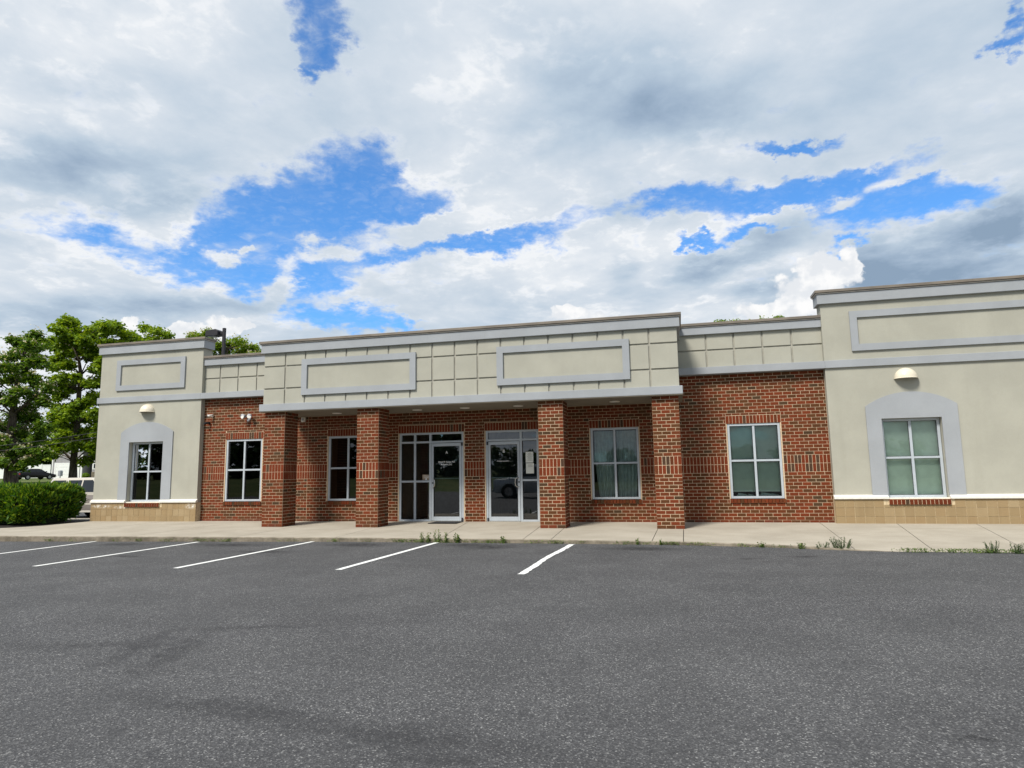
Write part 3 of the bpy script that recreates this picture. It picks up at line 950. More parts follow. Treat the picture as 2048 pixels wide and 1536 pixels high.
def window(x0, x1, z0, z1, y, cover=None, depth=0.09, fr=0.055, tint='glass_dark'):
    """aluminium window of four panes, a part of the building with its own sub-parts"""
    w = MB()
    w.box(x0, x0 + fr, y, y + depth, z0, z1).box(x1 - fr, x1, y, y + depth, z0, z1)
    w.box(x0 + fr, x1 - fr, y, y + depth, z1 - fr, z1).box(x0 + fr, x1 - fr, y, y + depth, z0, z0 + fr)
    xm, zm = (x0 + x1) / 2, (z0 + z1) / 2 + 0.005
    o = w.build('window', 'alu', B, None, 0.004)
    m = MB()
    m.box(xm - 0.0275, xm + 0.0275, y + 0.012, y + depth - 0.01, z0 + fr, z1 - fr)
    m.box(x0 + fr, xm - 0.0275, y + 0.014, y + depth - 0.012, zm - 0.024, zm + 0.024).box(xm + 0.0275, x1 - fr, y + 0.014, y + depth - 0.012, zm - 0.024, zm + 0.024)
    m.build('mullion', 'alu', o, None, 0.003)
    for a, b in ((x0 + fr, xm - 0.0275), (xm + 0.0275, x1 - fr)):
        for c, d in ((z0 + fr, zm - 0.024), (zm + 0.024, z1 - fr)):
            yg = y + 0.05
            MB().poly([(a, yg, c), (b, yg, c), (b, yg, d), (a, yg, d)]).build('pane', tint, o)
            gk = MB()
            gk.box(a, a + 0.009, y + 0.04, y + 0.049, c, d).box(b - 0.009, b, y + 0.04, y + 0.049, c, d).box(a + .009, b - .009, y + 0.04, y + 0.049, c, c + 0.009).box(a + .009, b - .009, y + 0.04, y + 0.049, d - 0.009, d)
            gk.build('gasket', 'rubber', o)
    yb = y + depth + 0.05
    if cover == 'blind' or cover == 'short_blind':
        s = MB()
        zb = z0 + (0.19 if cover == 'short_blind' else 0.03)
        z = z1 - 0.03
        while z > zb:
            s.poly([(x0 + .03, yb, z), (x1 - .03, yb, z), (x1 - .03, yb + 0.018, z - 0.03), (x0 + .03, yb + 0.018, z - 0.03)])
            z -= 0.0255
        s.box(x0 + .03, x1 - .03, yb, yb + 0.03, zb - 0.03, zb)
        bl = s.build('blind', 'blind', o)
        bl['kind'] = 'stuff'
        if cover == 'short_blind':
            q = MB()
            for k, (a, b, h) in enumerate([(x0 + .12, x0 + .42, .10), (x0 + .36, x0 + .58, .07), (xm + .05, xm + .42, .11), (xm + .3, x1 - .06, .08)]):
                q.prism([(a, z0 + .03), (b, z0 + .03), (b - .03, z0 + .03 + h * .6), (a + .08, z0 + .03 + h)], yb + .05 + .03 * k, yb + .25 + .03 * k)
            q.build('folded_papers', 'curtain', o)
    if cover == 'curtain':
        for a, b, sg in ((x0 + 0.06, xm - 0.01, 1), (xm + 0.03, x1 - 0.06, -1)):
            v, f = [], []
            nu, nv = 60, 24
            for j in range(nv + 1):
                t = j / nv
                gather = 0.02 + 0.17 * t ** 2.2 if sg > 0 else 0.02 + 0.03 * t
                aa = a + gather * (b - a) * (1.0 if sg > 0 else 0.2)
                bb = b - (0.01 + 0.10 * t ** 3) * (b - a)
                for i in range(nu + 1):
                    s_ = i / nu
                    amp = 0.012 + 0.016 * t
                    v.append((aa + (bb - aa) * s_, yb + 0.06 + amp * math.sin(s_ * 34 + t * 1.5) + 0.4 * amp * math.sin(s_ * 71 + 1), z1 - 0.07 - (z1 - z0 - 0.11) * t))
            for j in range(nv):
                for i in range(nu):
                    f.append((j * (nu + 1) + i, j * (nu + 1) + i + 1, (j + 1) * (nu + 1) + i + 1, (j + 1) * (nu + 1) + i))
            me = bpy.data.meshes.new('curtain')
            me.from_pydata(v, [], f)
            me.shade_smooth()
            link('curtain', me, 'curtain', o)
    if cover == 'boxes':
        q = MB()
        q.prism([(x0 + .2, z0 + .04), (x0 + .62, z0 + .04), (x0 + .6, z0 + .16), (x0 + .3, z0 + .2)], yb + .1, yb + .4)
        q.prism([(xm + .05, z0 + .04), (xm + .42, z0 + .04), (xm + .4, z0 + .26), (xm + .12, z0 + .2)], yb + .15, yb + .5)
        q.build('stored_boxes', 'greymetal', o)
    # the room behind
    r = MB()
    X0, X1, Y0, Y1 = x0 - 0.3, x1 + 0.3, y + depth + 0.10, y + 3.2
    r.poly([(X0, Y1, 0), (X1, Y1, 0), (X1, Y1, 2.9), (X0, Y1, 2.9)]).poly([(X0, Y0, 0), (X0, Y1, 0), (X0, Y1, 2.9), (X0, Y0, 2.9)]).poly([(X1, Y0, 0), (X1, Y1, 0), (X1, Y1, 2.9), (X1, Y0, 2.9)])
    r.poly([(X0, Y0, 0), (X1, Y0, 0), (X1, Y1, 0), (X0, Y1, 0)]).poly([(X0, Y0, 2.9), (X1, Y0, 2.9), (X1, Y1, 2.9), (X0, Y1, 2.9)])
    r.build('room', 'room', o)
    return o


def cornice(x0, x1, y0, yb, z0, z1, lip, left=True, right=True):
    """blue stucco band, thin drip edge and tan metal cap; returns run back to yb"""
    mb = MB()
    h = z1 - z0
    xl = x0 - (lip if left else 0)
    xr = x1 + (lip if right else 0)
    mb.box(xl, xr, y0 - lip, yb, z0, z1)
    MB.build(mb, 'cornice', 'trim', B, None, 0.006)
    d = MB()
    e = 0.022
    d.box(xl - (e if left else 0), xr + (e if right else 0), y0 - lip - e, yb + .01, z1 + 0.002, z1 + 0.022)
    d.build('drip_edge', 'drip', B)
    c = MB()
    e2 = 0.045
    c.box(xl - (e2 if left else 0), xr + (e2 if right else 0), y0 - lip - e2, yb + .02, z1 + 0.03, z1 + 0.095)
    c.build('metal_cap', 'cap', B, None, 0.004)


def frame(x0, x1, z0, z1, y, b=0.16, t=0.045):
    mb = MB()
    outer = [(x0, z0), (x1, z0), (x1, z1), (x0, z1)]
    inner = [(x0 + b, z0 + b), (x1 - b, z0 + b), (x1 - b, z1 - b), (x0 + b, z1 - b)]
    for i in range(4):
        j = (i + 1) % 4
        mb.prism([outer[i], outer[j], inner[j], inner[i]], y - t, y + 0.012)
    bm_o = mb.build('sign_frame', 'trim', B)
    return bm_o


def bay(x0, x1, wins, frame_x, left_end, right_end, fills):
    top = 5.24
    w = MB()
    ops = [(c - 0.635, c + 0.615) for c in wins]
    cur = x0
    y0, y1 = BAYY, BAYY + 0.4
    for a, b in ops:
        w.box(cur, a, y0, y1, 0.58, top).box(a, b, y0, y1, 2.42, top)
        cur = b
    w.box(cur, x1, y0, y1, 0.58, top)
    o = w.build('stucco_wall', 'stucco', B)
    for c, fill in zip(wins, fills):
        a, b = c - 0.635, c + 0.615
        # arched surround, a slab 3 cm thick
        pts = arch_outline(c)
        s = MB()
        yA, yB = BAYY - 0.03, BAYY + 0.003
        zl = 0.655
        s.prism([(c - 0.955, zl), (a, zl), (a, 2.42), (c - 0.955, 2.715)], yA, yB)
        s.prism([(b, zl), (c + 0.955, zl), (c + 0.955, 2.715), (b, 2.42)], yA, yB)
        s.prism([(a, 2.42), (b, 2.42), (c + 0.955, 2.715)] + pts[::-1][1:-1] + [(c - 0.955, 2.715)], yA, yB)
        s.build('arch_surround', 'trim', o)
        window(a + 0.01, b - 0.01, 0.60, 2.415, BAYY + 0.115, fill, tint='glass_green' if fill else 'glass_dark')
        r = MB()
        r.box(a - 0.01, b + 0.01, BAYY - 0.02, BAYY + 0.12, 0.575, 0.60)
        r.build('window_sill', 'ledge', o)
        m = MB()
        k = 15
        wd = 1.262 / k
        m.box(c - 0.638, c + 0.618, BAYY - 0.075, BAYY - 0.02, 0.452, 0.552)
        rl = m.build('sill_course', 'mortar', B)
        for i in range(k):
            q = c - 0.641 + i * wd
            ob = MB().box(q + .007, q + wd - .006, BAYY - 0.085, BAYY - 0.03, 0.449, 0.566).build('sill_brick', 'brick_one', rl, None, 0.003)
            cc = brick_col('soldier')
            ob.color = (cc[0] * .8, cc[1] * .85, cc[2] * .85, 1)
    # tan block base
    core = MB()
    core.box(x0 - 0.015, x1 + 0.015, BAYY - 0.042, BAYY + 0.3, -0.3, 0.575)
    base = core.build('block_base', 'joint', B)
    bw = 0.206
    n = int(round((x1 - x0 + 0.04) / bw))
    bw = (x1 - x0 + 0.04) / n
    bh = 0.197
    me = None
    for row in range(3):
        for i in range(n):
            if me is None:
                mb = MB().box(0, bw - 0.008, -0.006, 0.03, 0, bh - 0.008)
                me = bpy.data.meshes.new('stone_block')
                me.from_pydata(mb.v, [], mb.f)
            xx = x0 - 0.02 + i * bw + 0.003
            hit = any(xx + bw > c - 0.645 and xx < c + 0.625 for c in wins) and row == 2
            ob = link('stone_block', me, 'block', base)
            ob.location = (xx, BAYY - 0.042 + random.uniform(-.002, .002), -0.012 + row * bh)
            if hit: ob.scale.z = 0.30
    lg = MB()
    spans = []
    cur = x0 - 0.03
    for c in wins:
        spans.append((cur, c - 0.64))
        cur = c + 0.62
    spans.append((cur, x1 + 0.03))
    for a, b in spans:
        lg.prism([(BAYY - 0.085, 0.578), (BAYY + 0.01, 0.578), (BAYY + 0.01, 0.675), (BAYY - 0.02, 0.665), (BAYY - 0.085, 0.625)], a, b, 'x')
    lg.build('ledge', 'ledge', o)
    bd = MB()
    bd.box(x0 - (0.05 if left_end else 0), x1 + (0.05 if right_end else 0), BAYY - 0.05, BAYY + 0.41, 3.667, 3.847)
    bd.build('belt_course', 'trim', o, None, 0.006)
    frame(frame_x[0], frame_x[1], 4.05, 5.015, BAYY)
    cornice(x0, x1, BAYY, BAYY + 0.42, 5.235, 5.475, 0.07)
    return o


bay(-7.03, -3.25, [-5.14], (-6.40, -3.857), True, False, [None])
bay(14.21, 21.6, [15.965, 19.85], (14.83, 20.98), False, True, ['blind', 'blind'])

# ---- link walls above the brick, left and right
def panels(x0, x1, xj, zr, y, parent, skip=()):
    xs = [x0] + [x for x in xj if x0 + .05 < x < x1 - .05] + [x1]
    for i in range(len(xs) - 1):
        for j in range(len(zr) - 1):
            a, b, c, d = xs[i], xs[i + 1], zr[j], zr[j + 1]
            if any(a >= s[0] - .01 and b <= s[1] + .01 and c >= s[2] - .01 and d <= s[3] + .01 for s in skip): continue
            g = 0.021
            ga = g if i else 0.0
            gb = g if i < len(xs) - 2 else 0.0
            MB().box(a + ga, b - gb, y, y + 0.03, c + (g if j else 0), d - (g if j < len(zr) - 2 else 0)).build('stucco_panel', 'stucco', parent, None, 0.005)


for x0, x1, xj in ((-3.25, 0.0, [-2.708, -2.079, -1.436, -0.8]), (10.80, 14.21, [11.51, 12.175, 12.85, 13.525])):
    w = MB()
    w.box(x0, x1, WALL - 0.02, WALL + 0.3, 3.84, 4.70)
    o = w.build('parapet_wall', 'groove', B)
    panels(x0, x1, xj, [3.845, 4.29, 4.70], WALL - 0.045, o)
    bd = MB()
    bd.box(x0, x1, BAYY - 0.05, WALL + 0.3, 3.667, 3.843)
    bd.build('belt_course', 'trim', o, None, 0.006)
    cornice(x0, x1, WALL - 0.045, WALL + 0.32, 4.695, 4.89, 0.07, False, False)

# ---- portico
PYF = -0.05
w = MB()
w.box(-0.03, 10.80, PYF + 0.025, WALL + 0.3, 3.22, 4.60)
portico = w.build('portico', 'groove', B)
FR = [(1.12, 4.355), (6.483, 9.70)]
panels(-0.03, 10.80, [0.609 + 0.597 * k for k in range(17)], [3.222, 3.63, 4.233, 4.598], PYF, portico, [(a, b, 3.42, 4.39) for a, b in FR])
for a, b in FR:
    frame(a, b, 3.425, 4.382, PYF, 0.16, 0.05)
    MB().box(a + 0.155, b - 0.155, PYF - 0.004, PYF + 0.02, 3.58, 4.227).build('sign_panel', 'stucco', portico)
bd = MB()
bd.box(-0.10, 10.87, PYF - 0.08, WALL - 0.05, 3.03, 3.218)
bm_o = bd.build('beam_band', 'trim', B, None, 0.006)
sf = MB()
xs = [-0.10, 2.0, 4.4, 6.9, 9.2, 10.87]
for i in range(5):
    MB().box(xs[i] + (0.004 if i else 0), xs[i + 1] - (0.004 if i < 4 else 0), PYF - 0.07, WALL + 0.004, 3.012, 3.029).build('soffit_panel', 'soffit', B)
cornice(-0.03, 10.80, PYF, WALL + 0.32, 4.597, 4.825, 0.07)
roof = MB()
roof.box(-6.9, 21.5, WALL + 0.35, 17, 3.2, 3.95).box(-6.9, 21.5, WALL + 2.5, 17, -0.3, 3.19)
roof.build('roof', 'roofing', B)

# ---- windows in the brick
for (a, b), cov, tint in zip(WIN, ('boxes', None, 'curtain', 'short_blind'), ('glass_dark', 'glass_dark', 'glass_curtain', 'glass_green')):
    window(a, b, WZ0, WZ1, WALL + 0.02, cov, tint=tint)


# ---- the two glazed entrances
def text_mesh(body, size, x, y, z, name, parent, mat='lettering', bold=False, align='CENTER', sx=1.0):
    cu = bpy.data.curves.new(name, 'FONT')
    cu.body = body
    cu.size = size
    cu.align_x = align
    cu.extrude = 0.0008
    cu.offset = size * 0.012 if bold else 0
    tmp = bpy.data.objects.new(name, cu)
    COL.objects.link(tmp)
    bpy.context.view_layer.update()
    me = bpy.data.meshes.new_from_object(tmp)
    bpy.data.objects.remove(tmp)
    me.materials.clear()
    o = link(name, me, mat, parent)
    o.location = (x, y, z)
    o.rotation_euler = (R(90), 0, 0)
    o.scale.x = sx
    return o


def entrance(x0, x1, muls, door, hinge_left, texts):
    y = WALL + 0.02
    dp = 0.1
    e = MB()
    jl = 0.055
    zb = 0.025
    e.box(x0, x0 + jl, y, y + dp, zb, DZ).box(x1 - jl, x1, y, y + dp, zb, DZ)
    e.box(x0 + jl, x1 - jl, y, y + dp, DZ - 0.05, DZ)
    zt0, zt1 = 2.152, 2.203
    e.box(x0 + jl, x1 - jl, y + .002, y + dp - .002, zt0, zt1)
    for m in muls: e.box(m - 0.03, m + 0.03, y + .003, y + dp - .003, zb, zt0).box(m - 0.03, m + 0.03, y + .003, y + dp - .003, zt1, DZ - 0.05)
    edges = [x0 + jl] + [k for m in muls for k in (m - 0.03, m + 0.03)] + [x1 - jl]
    cells = [(edges[i], edges[i + 1]) for i in range(0, len(edges), 2)]
    side = [c for c in cells if not (c[0] < (door[0] + door[1]) / 2 < c[1])]
    for a, b in side:
        e.box(a, b, y + .004, y + dp - .004, zb, 0.075).box(a, b, y + .004, y + dp - .004, 1.078, 1.13)
    o = e.build('storefront', 'alu', B, None, 0.003)
    yg = y + 0.05
    for a, b in cells:
        MB().poly([(a, yg, zt1), (b, yg, zt1), (b, yg, DZ - .05), (a, yg, DZ - .05)]).build('pane', 'glass', o)
    for a, b in side:
        for c, d in ((0.075, 1.078), (1.13, zt0)):
            MB().poly([(a, yg, c), (b, yg, c), (b, yg, d), (a, yg, d)]).build('pane', 'glass', o)
            gk = MB()
            gk.box(a, a + 0.012, y + .03, y + .049, c, d).box(b - .012, b, y + .03, y + .049, c, d).box(a + .012, b - .012, y + .03, y + .049, c, c + .012).box(a + .012, b - .012, y + .03, y + .049, d - .012, d)
            gk.build('gasket', 'rubber', o)
    # the door leaf
    a, b = door
    dd = MB()
    st = 0.062
    yd = y - 0.008
    dd.box(a, a + st, yd, yd + .06, 0.045, 2.14).box(b - st, b, yd, yd + .06, 0.045, 2.14)
    dd.box(a + st, b - st, yd, yd + .06, 2.055, 2.14).box(a + st, b - st, yd, yd + .06, 0.045, 0.152)
    leaf = dd.build('door', 'alu', B, None, 0.004)
    MB().poly([(a + st, yd + .03, .152), (b - st, yd + .03, .152), (b - st, yd + .03, 2.055), (a + st, yd + .03, 2.055)]).build('pane', 'glass', leaf)
    gk = MB()
    p, q = a + st, b - st
    gk.box(p, p + .012, yd + .01, yd + .029, .152, 2.055).box(q - .012, q, yd + .01, yd + .029, .152, 2.055).box(p + .012, q - .012, yd + .01, yd + .029, .152, .164).box(p + .012, q - .012, yd + .01, yd + .029, 2.043, 2.055)
    gk.build('gasket', 'rubber', leaf)
    MB().box(a + st, b - st, yd + .05, yd + .075, 1.165, 1.19).build('push_bar', 'steel', leaf)
    hx = b - 0.032 if hinge_left else a + 0.032
    s = -1 if hinge_left else 1
    h = MB()
    h.tube([(hx, yd, 1.165), (hx + s * .03, yd - .055, 1.175), (hx + s * .075, yd - .065, 1.14), (hx + s * .085, yd - .065, 1.05), (hx + s * .075, yd - .065, .965), (hx + s * .03, yd - .055, .93), (hx, yd, .935)], 0.0125, 8)
    h.build('handle', 'steel', leaf, smooth=True)
    MB().disc((hx + 0.005, yd - 0.012, 1.06), 0.021, 'y', 0.012, 14).build('lock', 'darkmetal', leaf)
    gx = a - 0.018 if hinge_left else b + 0.018
    for z in (2.09, 0.07):
        MB().box(gx - .022, gx + .022, yd - .022, yd + .02, z - .035, z + .055).build('hinge', 'darkmetal', leaf)
    MB().box(a, b, y - .03, y + dp, 0.02, 0.043).build('threshold', 'steel', o)
    for body, size, tx, tz, bold, sx in texts:
        text_mesh(body, size, tx, yd + 0.026, tz, 'lettering', leaf, bold=bold, sx=sx)
    # vestibule behind
    r = MB()
    X0, X1, Y0, Y1 = x0 - .01, x1 + .01, y + dp + .005, y + 3.6
    r.poly([(X0, Y1, 0), (X1, Y1, 0), (X1, Y1, 2.7), (X0, Y1, 2.7)]).poly([(X0, Y0, 0), (X0, Y1, 0), (X0, Y1, 2.7), (X0, Y0, 2.7)]).poly([(X1, Y0, 0), (X1, Y1, 0), (X1, Y1, 2.7), (X1, Y0, 2.7)])
    r.poly([(X0, Y0, 2.7), (X1, Y0, 2.7), (X1, Y1, 2.7), (X0, Y1, 2.7)])
    r.build('vestibule', 'vestibule', o)
    MB().poly([(X0, Y0, 0.022), (X1, Y0, 0.022), (X1, Y1, 0.022), (X0, Y1, 0.022)]).build('floor_covering', 'vestfloor', o)
    return o


entrance(3.155, 5.033, [3.614, 4.066], (4.105, 4.972), False,
         [('A', 0.105, 4.541, 1.848, False, 1.0), ('Michael M. Rezaian, M.D.', 0.062, 4.539, 1.606, True, 0.78), ('Ali Rezaian, D.C.', 0.062, 4.536, 1.538, True, 0.78)])
entrance(5.668, 7.118, [6.638], (5.735, 6.602), True,
         [('B', 0.115, 6.162, 1.843, False, 1.0), ('Dr. Shadan Kazemian D.C.', 0.040, 6.150, 1.605, True, 0.78)])

# ------------------------------------------------------------------ fittings on the building
def dome_light(cx, label):
    t = thing('wall_light', label, 'wall light', (cx, BAYY, 3.34), 0, 'domed wall lights')
    v, f = [], []
    nu, nv = 28, 10
    for j in range(nv + 1):
        ph = (math.pi / 2) * j / nv
        for i in range(nu + 1):
            th = math.pi * i / nu
            v.append((-0.242 * math.cos(th) * math.cos(ph), -0.225 * math.sin(th) * math.cos(ph), 0.25 * math.sin(ph) ** 0.95))
    for j in range(nv):
        for i in range(nu):
            f.append((j * (nu + 1) + i, j * (nu + 1) + i + 1, (j + 1) * (nu + 1) + i + 1, (j + 1) * (nu + 1) + i))
    me = bpy.data.meshes.new('shade')
    me.from_pydata(v, [], f)
    me.shade_smooth()
    link('shade', me, 'dome', t)
    rim = MB()
    rim.tube([(-0.247 * math.cos(math.pi * i / 28), -0.23 * math.sin(math.pi * i / 28), 0.0) for i in range(29)], 0.011, 6)
    rim.build('rim', 'dome', t, smooth=True)
    lens = MB()
    lens.poly([(-0.235 * math.cos(math.pi * i / 20), -0.215 * math.sin(math.pi * i / 20), 0.006) for i in range(21)])
    lens.build('lens', 'greymetal', t)
    MB().box(-0.25, 0.25, -0.012, -0.002, -0.015, 0.255).build('back_plate', 'dome', t) if False else None
    return t


dome_light(-5.165, 'ivory half dome wall light above the arched window of dark panes')
dome_light(15.928, 'ivory half dome wall light above the arched window with closed blinds')

for k, (x, y, lab) in enumerate([(1.62, 0.93, 'recessed soffit light above the dark brick window, first from the floodlight'), (4.0, 0.9, 'recessed soffit light above the sidelights of door A'), (5.34, 0.89, 'recessed soffit light above the brick pier between doors A and B'), (6.77, 0.92, 'recessed soffit light above the paper notices beside door B'), (9.24, 0.83, 'recessed soffit light above the curtained window')]):
    t = thing('soffit_light', lab, 'ceiling light', (x, y, 3.012), 0, 'recessed lights in the portico soffit')
    rg = MB()
    n = 20
    for i in range(n):
        a, b = 2 * math.pi * i / n, 2 * math.pi * (i + 1) / n
        rg.prism([(0.13 * math.cos(a), 0.13 * math.sin(a)), (0.13 * math.cos(b), 0.13 * math.sin(b)), (0.09 * math.cos(b), 0.09 * math.sin(b)), (0.09 * math.cos(a), 0.09 * math.sin(a))], -0.014, -0.001, 'z')
    rg.build('trim_ring', 'white', t)
    MB().disc((0, 0, -0.008), 0.089, 'z', 0.006, 20).build('lens', 'lettering', t)

t = thing('floodlight', 'grey twin head floodlight with motion sensor on the brick left of the portico', 'floodlight', (-1.665, WALL, 3.04))
MB().disc((0, -0.03, 0), 0.055, 'y', 0.03, 14).build('base', 'greymetal', t)
for s in (-1, 1):
    hd = MB()
    c = Vector((s * 0.085, -0.09, 0.05))
    hd.tube([c + Vector((0, 0.03, 0.015)), c + Vector((s * 0.02, -0.05, 0.0)), c + Vector((s * 0.03, -0.10, -0.01))], [0.035, 0.062, 0.072], 12)
    h = hd.build('lamp_head', 'greymetal', t, smooth=True)
    MB().tube([c + Vector((s * 0.0305, -0.101, -0.01)), c + Vector((s * 0.031, -0.103, -0.01))], 0.065, 12).build('lens', 'white', h)
    MB().tube([(s * 0.02, -0.02, 0.01), tuple(c + Vector((0, 0.03, 0.015)))], 0.014, 8).build('arm', 'greymetal', t)
sn = MB()
sn.tube([(0, -0.02, -0.03), (0.0, -0.06, -0.075)], 0.013, 8)
sn.tube([(0, -0.05, -0.11), (0, -0.055, -0.075), (0, -0.06, -0.045)], [0.03, 0.045, 0.035], 12)
sn.build('motion_sensor', 'greymetal', t)


def bullet(x, z, mat, lens, label, name):
    t = thing(name, label, 'security camera', (x, WALL, z), 0, 'bullet cameras on the brick wall')
    MB().disc((0, -0.012, 0), 0.035, 'y', 0.012, 14).build('base', mat, t)
    MB().tube([(0, -0.01, 0), (0.005, -0.05, 0.005)], 0.013, 8).build('arm', mat, t)
    b = MB().tube([(0.04, -0.03, 0.02), (-0.02, -0.12, 0.0), (-0.05, -0.17, -0.012)], [0.03, 0.034, 0.036], 12).build('body', mat, t, smooth=True)
    MB().tube([(-0.0505, -0.171, -0.012), (-0.052, -0.174, -0.0125)], 0.028, 12).build('lens', lens, b)


bullet(-2.955, 3.15, 'white', 'darkmetal', 'small white bullet camera high on the brick near the stucco bay', 'security_camera')
bullet(-3.06, 2.93, 'rubber', 'darkmetal', 'small black bullet camera just below the white one on the brick', 'security_camera')
t = thing('alarm_box', 'small white sensor box on the brick under the soffit left of the dark window', 'sensor', (0.74, WALL, 2.93))
t.location.x = 0.16
MB().box(-.062, .062, -.07, -.001, -.065, .065).build('casing', 'white', t, None, 0.008)
MB().disc((0, -.078, 0), .035, 'y', .007, 16).build('lens', 'greymetal', t)

t = tag(MB().box(4.27, 5.05, 0.97, 1.58, 0.018, 0.034).build('doormat', 'rubber', None, None, 0.004), 'black rubber doormat lying in front of door A', 'doormat')
yn = WALL + 0.02 + 0.046
for a, b, c, d, lab, rows in ((6.755, 6.962, 1.563, 1.85, 'upper white printed notice taped inside the sidelight of door B', 8), (6.76, 6.973, 1.277, 1.548, 'lower white printed notice taped inside the sidelight of door B', 3)):
    p = MB().box(a, b, yn, yn + 0.0015, c, d).build('notice', 'paper')
    tag(p, lab, 'notice', 'paper notices beside door B')
    pr = MB()
    for i in range(rows):
        z = d - 0.04 - i * 0.027
        w = random.uniform(0.08, 0.15)
        cx = (a + b) / 2 + 0.01
        x = cx - w / 2
        while x < cx + w / 2:
            q = random.uniform(0.008, 0.024)
            pr.box(x, min(x + q, cx + w / 2), yn - 0.001, yn - 0.0002, z - 0.006, z + 0.005)
            x += q + 0.006
    pr.build('printed_lines', 'print', p)
p = tag(MB().box(3.822, 4.03, yn, yn + 0.002, 1.137, 1.288).build('door_sticker', 'sticker'), 'small brown sign with two white text lines in the sidelight left of door A', 'sign')
text_mesh('No Smoking', 0.038, 3.935, yn - 0.0015, 1.238, 'lettering', p, bold=True, sx=0.85)
text_mesh('No Soliciting', 0.036, 3.935, yn - 0.0015, 1.198, 'lettering', p, bold=True, sx=0.8)
MB().box(3.91, 3.95, yn - 0.0015, yn - 0.0004, 1.143, 1.185).build('symbol', 'lettering', p)


# ------------------------------------------------------------------ vegetation helpers
def leaf_mesh(name, P, N, size, mat, parent=None, kind=None, aspect=0.62, bend=0.25):
    """one four-vertex folded leaf per point"""
    n = len(P)
    N = N / np.linalg.norm(N, axis=1, keepdims=True)
    rnd = rng.normal(size=(n, 3))
    T = np.cross(N, rnd)
    T /= np.linalg.norm(T, axis=1, keepdims=True)
    Bv = np.cross(N, T)
    s = (size * rng.uniform(0.65, 1.25, n))[:, None] if np.isscalar(size) else (size * rng.uniform(0.7, 1.2, n))[:, None]
    V = np.empty((n, 4, 3))
    V[:, 0] = P - T * s * 0.5
    V[:, 1] = P + Bv * s * 0.5 * aspect + N * s * bend * 0.3
    V[:, 2] = P + T * s * 0.5 - N * s * bend
    V[:, 3] = P - Bv * s * 0.5 * aspect + N * s * bend * 0.3
    me = bpy.data.meshes.new(name)
    me.vertices.add(4 * n)
    me.vertices.foreach_set('co', V.astype('f').ravel())
    me.loops.add(4 * n)
    me.loops.foreach_set('vertex_index', np.arange(4 * n, dtype='i'))
    me.polygons.add(n)
    me.polygons.foreach_set('loop_start', np.arange(0, 4 * n, 4, dtype='i'))
    me.polygons.foreach_set('loop_total', np.full(n, 4, dtype='i'))
    me.update(calc_edges=True)
    return link(name, me, mat, parent, kind)


def clump_points(centres, radii, per_m2, flat=0.75):
    P, N = [], []
    for c, r in zip(centres, radii):
        # a clump is a handful of sprays, each a small shelf of leaves
        k = max(6, int(5 + 13 * r * r))
        sub = rng.normal(size=(k, 3))
        sub /= np.linalg.norm(sub, axis=1, keepdims=True)
        sub *= (rng.uniform(0.15, 1.0, (k, 1)) ** 0.5) * r * np.array([1, 1, flat])
        for s in sub:
            m = max(5, int(per_m2 * 0.75))
            q = rng.normal(size=(m, 3)) * np.array([0.36, 0.36, 0.17]) * min(1.0, 0.5 + r * 0.4)
            P.append(c + s + q)
            nn = rng.normal(size=(m, 3)) * 0.55 + np.array([0, 0, 0.9]) + (s / r) * 0.5
            N.append(nn)
    return np.concatenate(P), np.concatenate(N)


def at(px, py, depth):
    d = FW * FPX + RT * (px - 1024) + UP * (768 - py)
    return CAM + d * (depth / FPX)


def limb(mb, a, b, r0, r1, sag=0.0, n=5):
    a, b = Vector(a), Vector(b)
    mid = (a + b) / 2 + Vector((random.uniform(-.3, .3), random.uniform(-.3, .3), -sag + random.uniform(-.2, .3)))
    pts, rr = [], []
    for i in range(n + 1):
        t = i / n
        pts.append(a * (1 - t) ** 2 + mid * 2 * t * (1 - t) + b * t * t)
        rr.append(r0 + (r1 - r0) * t)
    mb.tube(pts, rr, 6, False)


